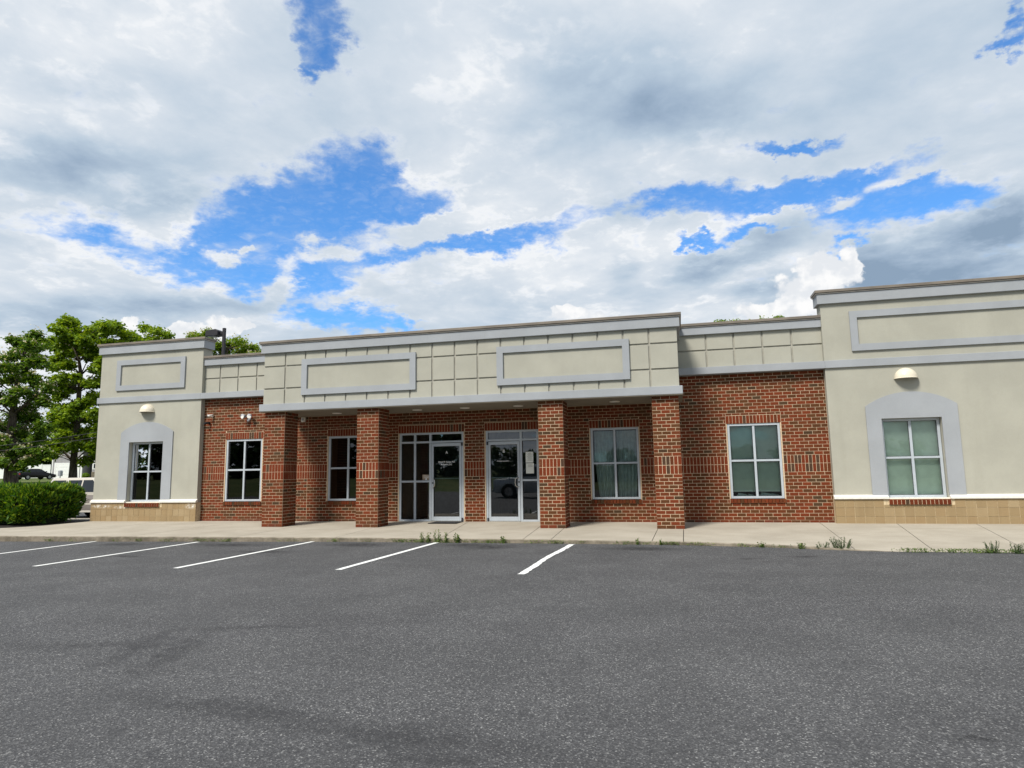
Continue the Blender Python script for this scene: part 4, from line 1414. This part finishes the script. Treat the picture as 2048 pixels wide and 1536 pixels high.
def tree(label, trunk, clumps, depth, mat, blossom=0.0, spread=3.0, leaf=0.34, dens=26, group=None, name='catalpa_tree'):
    """trunk: list of (px,py,radius m) from the ground up; clumps: (px,py,radius px)"""
    s = depth / FPX
    base = at(trunk[0][0], trunk[0][1], depth)
    base.z = terrain(base.x, base.y)
    t = thing(name, label, 'tree', base, 0, group)
    tp = [at(p[0], p[1], depth) - base for p in trunk]
    tp[0] = Vector((0, 0, -0.3))
    mb = MB()
    rad = [p[2] for p in trunk]
    rad[0] *= 1.35
    mb.tube([tp[0]] + [tp[0].lerp(tp[1], 0.12)] + tp[1:], [rad[0]] + [rad[0] * 0.78] + rad[1:], 10, False)
    cs, rs = [], []
    for px, py, r in clumps:
        for q in range(2):
            c = at(px, py, depth + random.uniform(-1, 1) * spread) - base
            if q: c += Vector((random.uniform(-.4, .4), 0, random.uniform(-.4, .4)))
            cs.append(np.array(c))
            rs.append(r * s * (1.0 if q == 0 else 0.8))
    for c, r in zip(cs, rs):
        lower = [i for i in range(len(tp)) if tp[i].z < c[2] - 0.3] or [1]
        i = min(lower[-4:], key=lambda k: (tp[k] - Vector(c)).length) if len(lower) > 1 else lower[0]
        i = max(i, 1)
        L = (tp[i] - Vector(c)).length
        limb(mb, tp[i], c, min(rad[i] * 0.5, 0.03 + 0.011 * L), 0.015, -0.15 * L)
    mb.build('trunk', 'bark', t, smooth=True)
    P, N = clump_points(cs, rs, dens)
    leaf_mesh('crown', P, N, leaf, mat, t)
    if blossom:
        k = int(len(P) * blossom)
        zc = P[:, 2]
        sel = rng.choice(len(P), k, replace=False)
        Q = P[sel] + np.array([0, 0, 0.25])
        Q = np.repeat(Q, 4, axis=0) + rng.normal(size=(4 * k, 3)) * 0.14
        leaf_mesh('blossoms', Q, rng.normal(size=Q.shape) + np.array([0, 0, .6]), 0.19, 'blossom', t, None, 0.9)
    return t


RIGHT = [(145, 640, 15), (128, 646, 10), (120, 662, 13), (150, 662, 18), (138, 680, 18), (165, 682, 17), (186, 666, 18), (210, 660, 18), (228, 655, 15), (250, 668, 13), (105, 684, 9), (116, 690, 10), (135, 703, 14), (158, 702, 12), (192, 700, 16), (215, 690, 16), (240, 690, 14), (270, 674, 11), (285, 684, 13), (262, 690, 14),
         (118, 716, 13), (112, 732, 12), (133, 730, 13), (182, 716, 11), (196, 738, 14), (200, 762, 15), (192, 790, 13), (124, 757, 13), (110, 772, 15), (140, 772, 15), (120, 790, 12), (150, 762, 10), (178, 770, 11), (205, 720, 15), (225, 715, 15),
         (120, 815, 17), (146, 826, 17), (110, 836, 15), (136, 850, 17), (168, 838, 15), (190, 828, 15), (100, 860, 15), (126, 876, 15), (160, 868, 15), (190, 863, 15), (95, 890, 13), (114, 900, 12), (100, 914, 8), (150, 893, 14), (180, 893, 15), (196, 915, 11), (172, 922, 10), (190, 800, 14), (200, 845, 14), (205, 880, 14), (176, 802, 13), (160, 815, 13), (128, 838, 12)]
tree('tall bright green catalpa standing nearest the stucco corner, trunk before a white garage', [(146, 955, 0.42), (147, 925, 0.34), (150, 890, 0.31), (154, 850, 0.28), (157, 810, 0.25), (158, 785, 0.23), (162, 750, 0.19), (158, 722, 0.15), (150, 700, 0.11), (148, 670, 0.06)], RIGHT, 70, 'leaf_bright', 0.0, 3.2, 0.38, 36, 'broad catalpas beyond the lot')
LEFT = [(28, 682, 11), (68, 674, 13), (60, 692, 15), (82, 692, 9), (40, 702, 17), (20, 714, 13), (70, 716, 15), (8, 736, 15), (44, 736, 15), (84, 728, 12), (60, 756, 15), (18, 762, 14), (80, 766, 13), (40, 782, 13), (95, 780, 11), (70, 792, 13), (14, 802, 13), (58, 812, 15), (90, 803, 11), (30, 830, 17), (66, 840, 17), (4, 852, 15), (86, 850, 13), (40, 866, 17), (74, 880, 15), (10, 886, 15), (50, 900, 16), (86, 906, 11), (24, 914, 13), (60, 922, 11), (5, 925, 14), (36, 934, 10),
        (-22, 712, 18), (-40, 750, 22), (-20, 790, 18), (-50, 820, 24), (-20, 850, 20), (-60, 880, 24), (-25, 905, 20)]
tree('broad catalpa with cream blossoms and a thick trunk at the left edge', [(22, 967, 0.60), (21, 940, 0.50), (20, 910, 0.46), (22, 870, 0.38), (26, 830, 0.32), (30, 790, 0.25), (38, 750, 0.18), (46, 715, 0.12), (55, 695, 0.06)], LEFT, 60, 'leaf_flower', 0.035, 3.0, 0.35, 36, 'broad catalpas beyond the lot')
tree('feathery green treetop showing just behind the stucco parapet, left of the lamp pole', [(310, 950, 0.4), (310, 850, 0.3), (310, 760, 0.2), (308, 700, 0.12)], [(296, 658, 12), (310, 664, 12), (325, 668, 10), (338, 672, 8), (300, 676, 13), (320, 684, 12), (285, 690, 13), (340, 690, 11)], 74, 'leaf_bright', 0.0, 2.0, 0.34, 20, 'treetops behind the roof')
tree('rounded green treetop directly behind the lamp pole and low parapet', [(450, 950, 0.45), (450, 850, 0.35), (450, 760, 0.25), (452, 720, 0.16), (455, 700, 0.1)], [(380, 674, 8), (398, 676, 9), (412, 668, 8), (425, 682, 11), (440, 692, 12), (462, 688, 12), (476, 682, 12), (490, 690, 12), (508, 698, 10), (522, 705, 9), (450, 706, 14), (480, 706, 14), (420, 702, 13), (505, 712, 12)], 78, 'leaf_bright', 0.04, 2.0, 0.34, 20, 'treetops behind the roof')
tree('sparse leafy treetop barely rising over the low parapet beside the tall stucco bay', [(1500, 940, 0.4), (1500, 850, 0.32), (1500, 760, 0.22), (1500, 690, 0.13)], [(1436, 645, 5), (1448, 648, 6), (1478, 644, 5), (1492, 648, 6), (1510, 648, 6), (1530, 646, 5), (1556, 640, 5), (1500, 665, 14), (1460, 668, 14), (1540, 668, 14)], 58, 'leaf_bright', 0.0, 1.6, 0.26, 16, 'treetops behind the roof')

# woodland far off to the left, and the tree line across the lot behind the viewer that the door glass mirrors
def woods(name, line, h, step, mat, leaf):
    cs, rs = [], []
    for (a, b) in zip(line[:-1], line[1:]):
        a, b = np.array(a), np.array(b)
        L = np.linalg.norm(b - a)
        for t in np.arange(0, 1, step / L):
            q = a + (b - a) * t
            z0 = terrain(q[0], q[1])
            hh = h * random.uniform(0.75, 1.15)
            for z in np.arange(1.0, hh, 2.2):
                cs.append(np.array([q[0] + random.uniform(-1.5, 1.5), q[1] + random.uniform(-1.5, 1.5), z0 + z]))
                rs.append(2.0 * (1.15 - 0.6 * z / hh))
    P, N = clump_points(cs, rs, 9)
    return leaf_mesh(name, P, N, leaf, mat, None, 'stuff')


woods('distant_trees', [(-150, 66), (-118, 90), (-95, 108), (-70, 125)], 12, 3.0, 'leaf_far', 0.9)
woods('tree_line', [(-150, -48), (-95, -62), (-42, -66), (-17.5, -68)], 11, 3.2, 'leaf_far', 0.9)
woods('tree_line', [(-17, -68), (-5, -70), (20, -70), (60, -62)], 3.6, 1.8, 'leaf_far', 0.7)


# hedge
def hedge():
    t = thing('hedge', 'dense clipped dark green evergreen hedge at the end of the pavement by the stucco corner', 'hedge', (-11.15, 0.75, 0))
    def shape(u, v):      # u along, v round the profile 0..1 -> local point on the skin
        pass
    x0, x1, hw, H = -3.6, 3.32, 0.98, 1.09
    n = 34000
    u = rng.uniform(0, 1, n)
    a = rng.uniform(-0.30 * math.pi, 1.30 * math.pi, n)
    P = np.empty((n, 3))
    N = np.empty((n, 3))
    xx = x0 + (x1 - x0) * u
    bump = 0.07 * np.sin(xx * 2.1 + 0.5) + 0.05 * np.sin(xx * 5.3 + a * 3) + 0.05 * np.sin(xx * 9.1 - a * 5)
    ca, sa = np.cos(a), np.sin(a)
    e = 0.55
    sy = np.sign(ca) * np.abs(ca) ** e
    sz = np.sign(sa) * np.abs(sa) ** e
    P[:, 0] = xx
    P[:, 1] = sy * (hw + bump)
    P[:, 2] = 0.60 + sz * (H - 0.60) * (1 + 0.6 * bump)
    low = np.clip((0.55 - P[:, 2]) / 0.55, 0, 1)
    P[:, 1] *= 1 - 0.18 * low
    N[:, 0] = 0
    N[:, 1] = ca
    N[:, 2] = sa
    # rounded end nearest the building
    m = 9000
    b1 = rng.uniform(-math.pi / 2, math.pi / 2, m)
    b2 = rng.uniform(-0.36 * math.pi, 0.5 * math.pi, m)
    E = np.empty((m, 3))
    cb, sb = np.cos(b2), np.sin(b2)
    E[:, 0] = x1 + 0.35 * np.cos(b1) ** 0.6 * np.abs(cb) ** 0.5 + 0.05 * np.sin(b1 * 7 + b2 * 9)
    E[:, 1] = (np.sign(np.sin(b1)) * np.abs(np.sin(b1)) ** 0.7) * hw * np.abs(cb) ** 0.4
    E[:, 2] = 0.60 + np.sign(sb) * np.abs(sb) ** 0.6 * (H - 0.6)
    lowE = np.clip((0.6 - E[:, 2]) / 0.6, 0, 1)
    E[:, 0] -= 0.38 * lowE
    NE = np.stack([np.cos(b1) * cb, np.sin(b1) * cb, sb], 1)
    P = np.concatenate([P, E])
    N = np.concatenate([N, NE])
    P += N * rng.uniform(-0.16, 0.09, (len(P), 1)) * (0.7 + 0.6 * np.sin(P[:, :1] * 13 + P[:, 2:3] * 9)) + rng.normal(size=P.shape) * 0.02
    P[:, 2] = np.maximum(P[:, 2], 0.03)
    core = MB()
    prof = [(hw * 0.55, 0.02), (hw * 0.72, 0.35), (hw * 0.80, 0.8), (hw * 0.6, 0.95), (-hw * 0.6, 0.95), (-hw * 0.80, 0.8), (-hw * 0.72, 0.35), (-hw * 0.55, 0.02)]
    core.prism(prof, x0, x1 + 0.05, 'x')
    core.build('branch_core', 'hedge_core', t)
    # sprays: narrow leaves that lean outwards and up
    T = N * 0.8 + np.array([0, 0, 0.6]) + rng.normal(size=N.shape) * 0.45
    T /= np.linalg.norm(T, axis=1, keepdims=True)
    side = np.cross(T, rng.normal(size=T.shape))
    side /= np.linalg.norm(side, axis=1, keepdims=True)
    nn = len(P)
    L = rng.uniform(0.08, 0.19, (nn, 1))
    V = np.empty((nn, 4, 3))
    V[:, 0] = P - T * L * 0.4
    V[:, 1] = P + side * L * 0.17
    V[:, 2] = P + T * L * 0.6
    V[:, 3] = P - side * L * 0.17
    me = bpy.data.meshes.new('foliage')
    me.from_pydata(V.reshape(-1, 3).tolist(), [], [(4 * i, 4 * i + 1, 4 * i + 2, 4 * i + 3) for i in range(nn)])
    link('foliage', me, 'leaf_yew', t)


hedge()


# ------------------------------------------------------------------ weeds along the kerb
def weed(x, y, z, h, spread, stems, leaf, mat, label=None, tall=False):
    P, N = [], []
    mb = MB()
    for s in range(stems):
        a = random.uniform(0, 2 * math.pi)
        r = spread * math.sqrt(random.random())
        b = Vector((r * math.cos(a) * 0.6, r * math.sin(a) * 0.35, 0))
        hh = h * random.uniform(0.55, 1.0)
        tip = b + Vector((math.cos(a) * spread * 0.35, math.sin(a) * spread * 0.2, hh))
        mb.tube([b, b.lerp(tip, 0.5) + Vector((0, 0, hh * .06)), tip], [0.004, 0.003, 0.0015], 4, False)
        k = max(6, int(hh / 0.018))
        for i in range(k):
            q = b.lerp(tip, (i + 0.5) / k)
            w = leaf * (1.1 - 0.5 * i / k) * (0.5 if tall else 0.8)
            P.append(q + Vector((random.uniform(-w, w), random.uniform(-w, w), 0)))
            N.append((random.uniform(-.8, .8), random.uniform(-.8, .8), random.uniform(.3, 1)))
    t = thing('weed', label, 'weed', (x, y, z), 0, 'weeds growing along the kerb')
    mb.build('stem', mat, t)
    leaf_mesh('leaves', np.array(P), np.array(N), leaf, mat, t, None, 0.45 if not tall else 0.35)


def kerb_spot(x): 
    yf, zf = kerb_at(x)
    return yf - 0.045, terrain(x, yf)


for px, h, sp, st, lf, mat, lab in [
        (838, .22, .05, 5, .045, 'weed', 'small upright leafy weed at the kerb, first in the row below door A'),
        (851, .21, .06, 6, .045, 'weed', 'bushy green weed at the kerb, second in the row below door A'),
        (869, .28, .09, 7, .04, 'weed', 'tallest spindly weed at the kerb beside the fourth painted line'),
        (888, .23, .05, 6, .042, 'weed', 'upright leafy weed just right of the spindly tallest one'),
        (910, .20, .07, 8, .055, 'weed', 'round broad leaved weed at the kerb, last in the row below door A'),
        (1003, .17, .06, 6, .05, 'weed', 'lone leafy weed with yellow grass at the kerb below door B'),
        (1275, .16, .035, 4, .042, 'weed', 'thin weed at the kerb below the curtained window'),
        (1320, .13, .03, 4, .042, 'weed', 'tiny weed at the kerb before the last brick pillar'),
        (1519, .11, .06, 5, .045, 'weed', 'small flat weed at the kerb below the brick window with the blind'),
        (1593, .12, .07, 6, .05, 'weed', 'low broad weed at the kerb left of the big dark clump')]:
    d = FW * FPX + RT * (px - 1024) + UP * (768 - 1085)
    tt = (-2.45 - CAM.y) / d.y
    x = CAM.x + d.x * tt
    y, z = kerb_spot(x)
    weed(x, y, z, h, sp, st, lf, mat, lab)
for px, py, h, sp, st, lf, lab in [
        (1684, 1099, .22, .19, 30, .038, 'big dark clump of tall weeds where the kerb starts to drop'),
        (1646, 1098, .13, .12, 14, .035, 'short dark weed clump just left of the big clump at the kerb'),
        (1985, 1107, .21, .12, 18, .036, 'feathery weed clump at the pavement edge before the tall stucco bay'),
        (2036, 1108, .19, .12, 18, .036, 'weed clump at the pavement edge cut by the right frame edge')]:
    z = -0.068
    d = FW * FPX + RT * (px - 1024) + UP * (768 - py)
    tt = (z - CAM.z) / d.z
    weed(CAM.x + d.x * tt, CAM.y + d.y * tt, z, h, sp, st, lf, 'weed_dark', lab, True)
# the low fringe of grass between them
P, N = [], []
for c, w, k in [(-3.9, .25, 60), (-3.3, .15, 25), (-2.1, .2, 30), (-1.5, .18, 55), (-.7, .25, 60), (.25, .5, 130), (.75, .3, 90), (2.2, .5, 40), (3.4, .15, 60), (4.1, .3, 30), (4.9, .3, 110), (5.3, .3, 100), (5.9, .4, 110), (6.5, .6, 150), (7.0, .4, 150), (7.8, .2, 60), (8.25, .35, 150), (8.8, .15, 30), (9.6, .3, 60), (10.1, .3, 50), (10.5, .3, 110), (10.95, .35, 90), (11.8, .2, 50), (12.3, .3, 40), (14.4, .4, 200), (14.9, .25, 120), (15.3, .5, 300), (15.9, .4, 240), (16.6, .5, 200), (17.3, .5, 200)]:
    for i in range(k if c > 14 else int(k * .75)):
        x = c + rng.normal() * w * 0.4
        y, z = kerb_spot(x)
        P.append((x, y + rng.uniform(-0.03, 0.035), z + rng.uniform(0.005, 0.065)))
        N.append((rng.normal() * .7, rng.normal() * .7, rng.uniform(0.0, .9)))
leaf_mesh('kerb_grass', np.array(P), np.array(N), 0.05, 'weed', None, 'stuff', 0.22)

# ------------------------------------------------------------------ street furniture and the far left background
t = thing('light_pole', 'dark bronze parking lot light pole with one boxy head rising behind the low parapet', 'light pole', at(447, 700, 34).to_2d().to_3d())
t.location.z = -0.2
q = at(447, 655, 34).z + 0.2
MB().box(-.065, .065, -.065, .065, 0, q).build('pole', 'bronze', t)
hd = MB()
hz = q - 0.42
hd.prism([(-0.95, hz + .02), (-0.95, hz + 0.30), (-0.36, hz + 0.36), (-0.22, hz + 0.26), (-0.22, hz + .03)], -0.24, 0.24)
h = hd.build('lamp_head', 'bronze', t, None, 0.012)
MB().box(-0.9, -0.42, -0.19, 0.19, hz + .0, hz + .018).build('lens', 'greymetal', h)
MB().box(-0.22, -0.065, -.05, .05, hz + .1, hz + .24).build('arm', 'bronze', t)
MB().box(-.2, .2, -.2, .2, -.3, .5).build('base', 'kerb', t)

for k, (dz, lab) in enumerate([(0.0, 'upper thin black cable crossing before the trees on the left'), (-0.30, 'lower thin black cable crossing before the trees on the left')]):
    a, b = at(-260, 908, 45), at(330, 838, 45)
    pts = []
    for i in range(25):
        s = i / 24
        p = a.lerp(b, s)
        p.z += dz * (1 + 0.15 * k) - 0.5 * (1 - (2 * s - 1) ** 2)
        pts.append(p)
    tag(MB().tube(pts, 0.022, 5).build('overhead_cable', 'cable'), lab, 'cable', 'overhead cables')


def car(name, label, L, Wd, H, body, kind, loc, rz, group=None, lower=None, two_tone=False, dark='glass_dark'):
    """side profile lofted to a tumblehome body; nose towards +x"""
    t = thing(name, label, 'car', loc, rz, group)
    h2 = L / 2
    if kind == 'suv':
        sh = 0.62 * H
        low = [(-h2, .42), (-h2 + .05, .30), (h2 - .12, .28), (h2, .45), (h2 - .02, .62 * sh + .25), (h2 - .15, sh - .06), (h2 - 1.25, sh), (-h2 + .02, sh), (-h2 - .0, .7)]
        cab = [(-h2 + .04, sh), (h2 - 1.32, sh), (h2 - 1.95, H - .05), (h2 - 2.2, H), (-h2 + .5, H), (-h2 + .32, H - .04)]
        wr = 0.36
    else:
        sh = 0.66 * H
        low = [(-h2, .48), (-h2 + .08, .26), (h2 - .1, .24), (h2, .42), (h2 - .06, .62), (h2 - .35, .74), (h2 - 1.3, sh - .02), (-h2 + .75, sh + .02), (-h2 + .08, sh + .0), (-h2 - .02, .72)]
        cab = [(-h2 + .55, sh), (h2 - 1.25, sh - .04), (h2 - 2.0, H - .05), (h2 - 2.35, H), (-h2 + 1.6, H), (-h2 + 1.3, H - .04)]
        wr = 0.32
    lo = MB().prism(low, -Wd / 2, Wd / 2).build('body', lower or body, t, None, 0.05, True)
    cb = MB()
    k = len(cab)
    for s in (-1, 1):
        for x, z in cab:
            f = (z - sh) / (H - sh)
            cb.v.append((x, s * (Wd / 2 - .04 - .17 * max(f, 0)), z))
    cb.f.append(tuple(range(k)))
    cb.f.append(tuple(range(2 * k - 1, k - 1, -1)))
    for i in range(k):
        j = (i + 1) % k
        cb.f.append((i, k + i, k + j, j))
    cb.build('cabin', body, t, None, 0.03, True)
    # side glass
    def side(xa, xb, xc, xd, z0, z1):
        for s in (-1, 1):
            def yy(z): return s * (Wd / 2 - .04 - .17 * (z - sh) / (H - sh) + 0.006)
            g = MB()
            g.prism([(0, 0)] * 0 or [(xa, z0), (xb, z0), (xc, z1), (xd, z1)], 0, 0.004)
            for i in range(len(g.v)):
                x, y_, z = g.v[i]
                g.v[i] = (x, yy(z) + (0.004 if y_ else 0) * s, z)
            g.build('side_window', 'car_glass', t)
    z0, z1 = sh + .05, H - .11
    if kind == 'suv':
        side(-h2 + .22, -h2 + 1.12, -h2 + 1.12, -h2 + .42, z0, z1)
        side(-h2 + 1.28, -h2 + 2.02, -h2 + 2.02, -h2 + 1.28, z0, z1)
        side(-h2 + 2.10, h2 - 1.50, h2 - 2.0, -h2 + 2.10, z0, z1)
    else:
        side(-h2 + .95, -h2 + 1.95, -h2 + 1.95, -h2 + 1.45, z0, z1)
        side(-h2 + 2.03, h2 - 1.50, h2 - 2.1, -h2 + 2.03, z0, z1)
    for nm, (i, j) in (('windscreen', (1, 2)), ('rear_window', (0, len(cab) - 1))):
        (xa, za), (xb, zb) = cab[i], cab[j]
        ex = 0.008 if nm == 'windscreen' else -0.008
        g = MB()
        w0 = Wd / 2 - .14
        w1 = Wd / 2 - .26
        p0 = (xa + (xb - xa) * .12, za + (zb - za) * .12)
        p1 = (xa + (xb - xa) * .9, za + (zb - za) * .9)
        g.poly([(p0[0] + ex, -w0, p0[1] + .01), (p0[0] + ex, w0, p0[1] + .01), (p1[0] + ex, w1, p1[1] + .01), (p1[0] + ex, -w1, p1[1] + .01)])
        g.build(nm, 'car_glass', t)
    for x in (-h2 + .95, h2 - .92):
        for s in (-1, 1):
            ar = MB().disc((x, s * (Wd / 2 + .003) - (0.01 if s > 0 else -.01), wr + .02), wr * 1.18, 'y', 0.012 * s, 20).build('wheel_arch', 'rubber', t)
            w = MB().disc((x, s * (Wd / 2 - .19), wr), wr, 'y', .21 * s, 20).build('wheel', 'rubber', t)
            MB().disc((x, s * (Wd / 2 + .018), wr), wr * .62, 'y', .012 * s, 16).build('rim', 'hub', w)
    for s in (-1, 1):
        MB().box(-h2 - .03, -h2 + .05, s * (Wd / 2 - .2) - .14, s * (Wd / 2 - .2) + .14, sh - .28, sh - .10).build('tail_light', 'car_red', t)
        MB().box(h2 - .10, h2 + .012, s * (Wd / 2 - .25) - .17, s * (Wd / 2 - .25) + .17, sh - .40, sh - .24).build('headlight', 'lettering', t)
        MB().box(h2 - 1.55, h2 - 1.40, s * (Wd / 2 + .08) - .07, s * (Wd / 2 + .08) + .07, sh + .03, sh + .16).build('wing_mirror', body, t, None, .02)
    MB().box(-h2 - .08, -h2 + .12, -Wd / 2 + .02, Wd / 2 - .02, .40, .55).build('bumper', 'greymetal' if kind == 'suv' else body, t, None, .03)
    MB().box(h2 - .10, h2 + .06, -Wd / 2 + .02, Wd / 2 - .02, .36, .52).build('bumper', 'greymetal' if kind == 'suv' else body, t, None, .03)
    MB().box(-h2 - .035, -h2 - .02, -.16, .16, sh - .28, sh - .15).build('number_plate', 'paint_white', t)
    if two_tone:
        for s in (-1, 1):
            y0, y1 = sorted((s * (Wd / 2 - .01), s * (Wd / 2 + .008)))
            MB().box(-h2 + .06, h2 - .2, y0, y1, sh - .09, sh + .02).box(-h2 + .06, h2 - .1, y0, y1, .62, .68).box(-h2 + 1.4, h2 - 1.4, y0, y1, .29, .37).build('trim_strip', body, t)
            MB().box(-h2 + 1.36, -h2 + 1.54, s * (Wd / 2 + .012) - .012, s * (Wd / 2 + .012) + .012, sh - .19, sh - .15).box(-h2 + 2.2, -h2 + 2.38, s * (Wd / 2 + .012) - .012, s * (Wd / 2 + .012) + .012, sh - .19, sh - .15).build('door_handle', 'steel', t)
    return t


MAT['car_glass'] = plain('dark_car_glass', (0.016, 0.02, 0.026), 0.1, 0.1, 1, spec=0.35)
car('parked_suv', 'cream and taupe two tone suv parked beyond the hedge, half hidden by the stucco corner', 4.6, 1.85, 1.80, 'car_white', 'suv', (-14.85, 9.4, terrain(-15, 9.4)), 0, 'cars parked around the lot', lower='car_tan', two_tone=True)
p = at(68, 958.5, 90)
sedan = car('parked_sedan', 'black sedan seen from behind, parked before the white fence under the trees', 4.8, 1.82, 1.45, 'car_black', 'sedan', (p.x, p.y, terrain(p.x, p.y)), R(84), 'cars parked around the lot')
p = at(36, 985, 31)
c2 = car('parked_sedan', 'silver sedan whose roof just shows over the clipped hedge', 4.6, 1.78, 1.46, 'car_silver', 'sedan', (p.x, p.y, terrain(p.x, p.y)), R(140), 'cars parked around the lot')
car('parked_suv', 'silver suv parked across the lot, mirrored in the glass of door B', 4.7, 1.9, 1.78, 'car_silver', 'suv', (3.0, -17.6, terrain(3, -17.6)), R(180), 'cars parked around the lot')

# white fence, grey house, mailbox and shrub across the road
RH = _r.copy()
FH = Vector((-RH.y, RH.x, 0))
HEAD = math.atan2(RH.y, RH.x)


def local_thing(name, label, cat, px, py, depth):
    p = at(px, py, depth)
    return thing(name, label, cat, (p.x, p.y, terrain(p.x, p.y)), HEAD)


s100 = 100 / FPX
t = local_thing('fence', 'tall white board fence behind the black sedan', 'fence', 50, 950, 102)
for i in range(-30, 20):
    MB().box(i * .2 - .096, i * .2 + .096, -.02, .02, .05, 2.05 + .0).build('board', 'vinyl', t)
for i in range(-2, 2): MB().box(i * 2.5 - .07, i * 2.5 + .07, -.06, .06, -.2, 2.2).build('post', 'vinyl', t)
for z in (.06, 1.95): MB().box(-6.0, 3.9, -.035, .035, z, z + .14).build('rail', 'vinyl', t)

H = local_thing('house', 'grey sided house with white garage door and dark roof behind the bright catalpa', 'house', 132, 957, 96)
wl = MB()
sc = 96 / FPX
def hx(px): return (px - 132) * sc
wl.box(hx(103), hx(161), 0, 9, -.5, 4.1)
wl.prism([(hx(103), 4.1), (hx(161), 4.1), (hx(132), 5.9)], 0, 9)
wall = wl.build('wall', 'siding', H)
for k in range(19):
    MB().box(hx(103) + .01, hx(161) - .01, -.016, -.001, .1 + k * .21, .1 + k * .21 + .19).build('siding_board', 'siding', wall)
dg = MB().box(hx(110.5), hx(155), -.045, -.02, .0, 2.12).build('garage_door', 'paint_white', H)
for k in range(4): MB().box(hx(112), hx(153.5), -.065, -.046, .06 + k * .52, .52 + k * .52).build('panel', 'paint_white', dg, None, .01)
tr = MB()
tr.box(hx(107.5), hx(110.4), -.06, -.017, 0, 2.3).box(hx(155.1), hx(158), -.06, -.017, 0, 2.3).box(hx(110.4), hx(155.1), -.06, -.017, 2.13, 2.3).box(hx(160), hx(163), -.05, .1, 0, 4.1).box(hx(102), hx(104), -.05, .1, 0, 4.1)
tr.build('trim', 'paint_white', H)
MB().box(hx(161), hx(178), 2.0, 9, -.5, 4.3).build('side_wall', 'shaded_siding', H)
MB().box(hx(176), hx(240), 0.8, 9, -.5, 4.3).build('front_wall', 'siding', H)
wf = MB().box(hx(177), hx(189), .72, .79, 1.3, 2.25).build('window', 'paint_white', H)
MB().box(hx(179.5), hx(186.5), .70, .715, 1.45, 2.1).build('pane', 'car_glass', wf)
MB().box(hx(192), hx(195), .74, .82, 0, 4.3).build('corner_board', 'paint_white', H)
MB().box(hx(176), hx(191), .70, .795, -.3, .95).build('stone_base', 'kerb', H)
rf = MB()
for s in (-1, 1):
    xa = hx(132)
    xb = hx(132) + s * (hx(163) - hx(132))
    rf.prism([(xa, 5.95), (xb, 4.05), (xb, 4.2), (xa, 6.12)], -.4, 9.4)
rf.prism([(hx(161), 4.31), (hx(245), 4.31), (hx(245), 4.4), (hx(161), 4.4)], .3, 9.4)
rf.prism([(.3, 4.4), (9.4, 4.4), (4.8, 6.9)], hx(163), hx(245), 'x')
rf.build('roof', 'shingle', H)
fs = MB()
for s in (-1, 1):
    xa = hx(132)
    xb = hx(132) + s * (hx(163) - hx(132))
    fs.prism([(xa, 5.75), (xb, 3.9), (xb, 4.04), (xa, 5.94)], -.45, -.41)
fs.build('fascia', 'paint_white', H)

t = local_thing('mailbox', 'grey mailbox on a thin post in front of the white garage door', 'mailbox', 120, 957, 88)
MB().box(-.04, .04, -.04, .04, -.2, .5).build('post', 'greymetal', t)
MB().prism([(-.17, .42), (.17, .42), (.17, 1.05), (.1, 1.18), (-.1, 1.18), (-.17, 1.05)], -.25, .25).build('box', 'greymetal', t, None, .02)
t = local_thing('shrub', 'small round green shrub in front of the grey house', 'shrub', 171, 955, 92)
th = rng.normal(size=(1400, 3))
th /= np.linalg.norm(th, axis=1, keepdims=True)
leaf_mesh('foliage', th * rng.uniform(.6, 1.0, (1400, 1)) * np.array([.5, .45, .38]) + np.array([0, 0, .45]), th + rng.normal(size=th.shape) * .4, .13, 'leaf_bright', t)
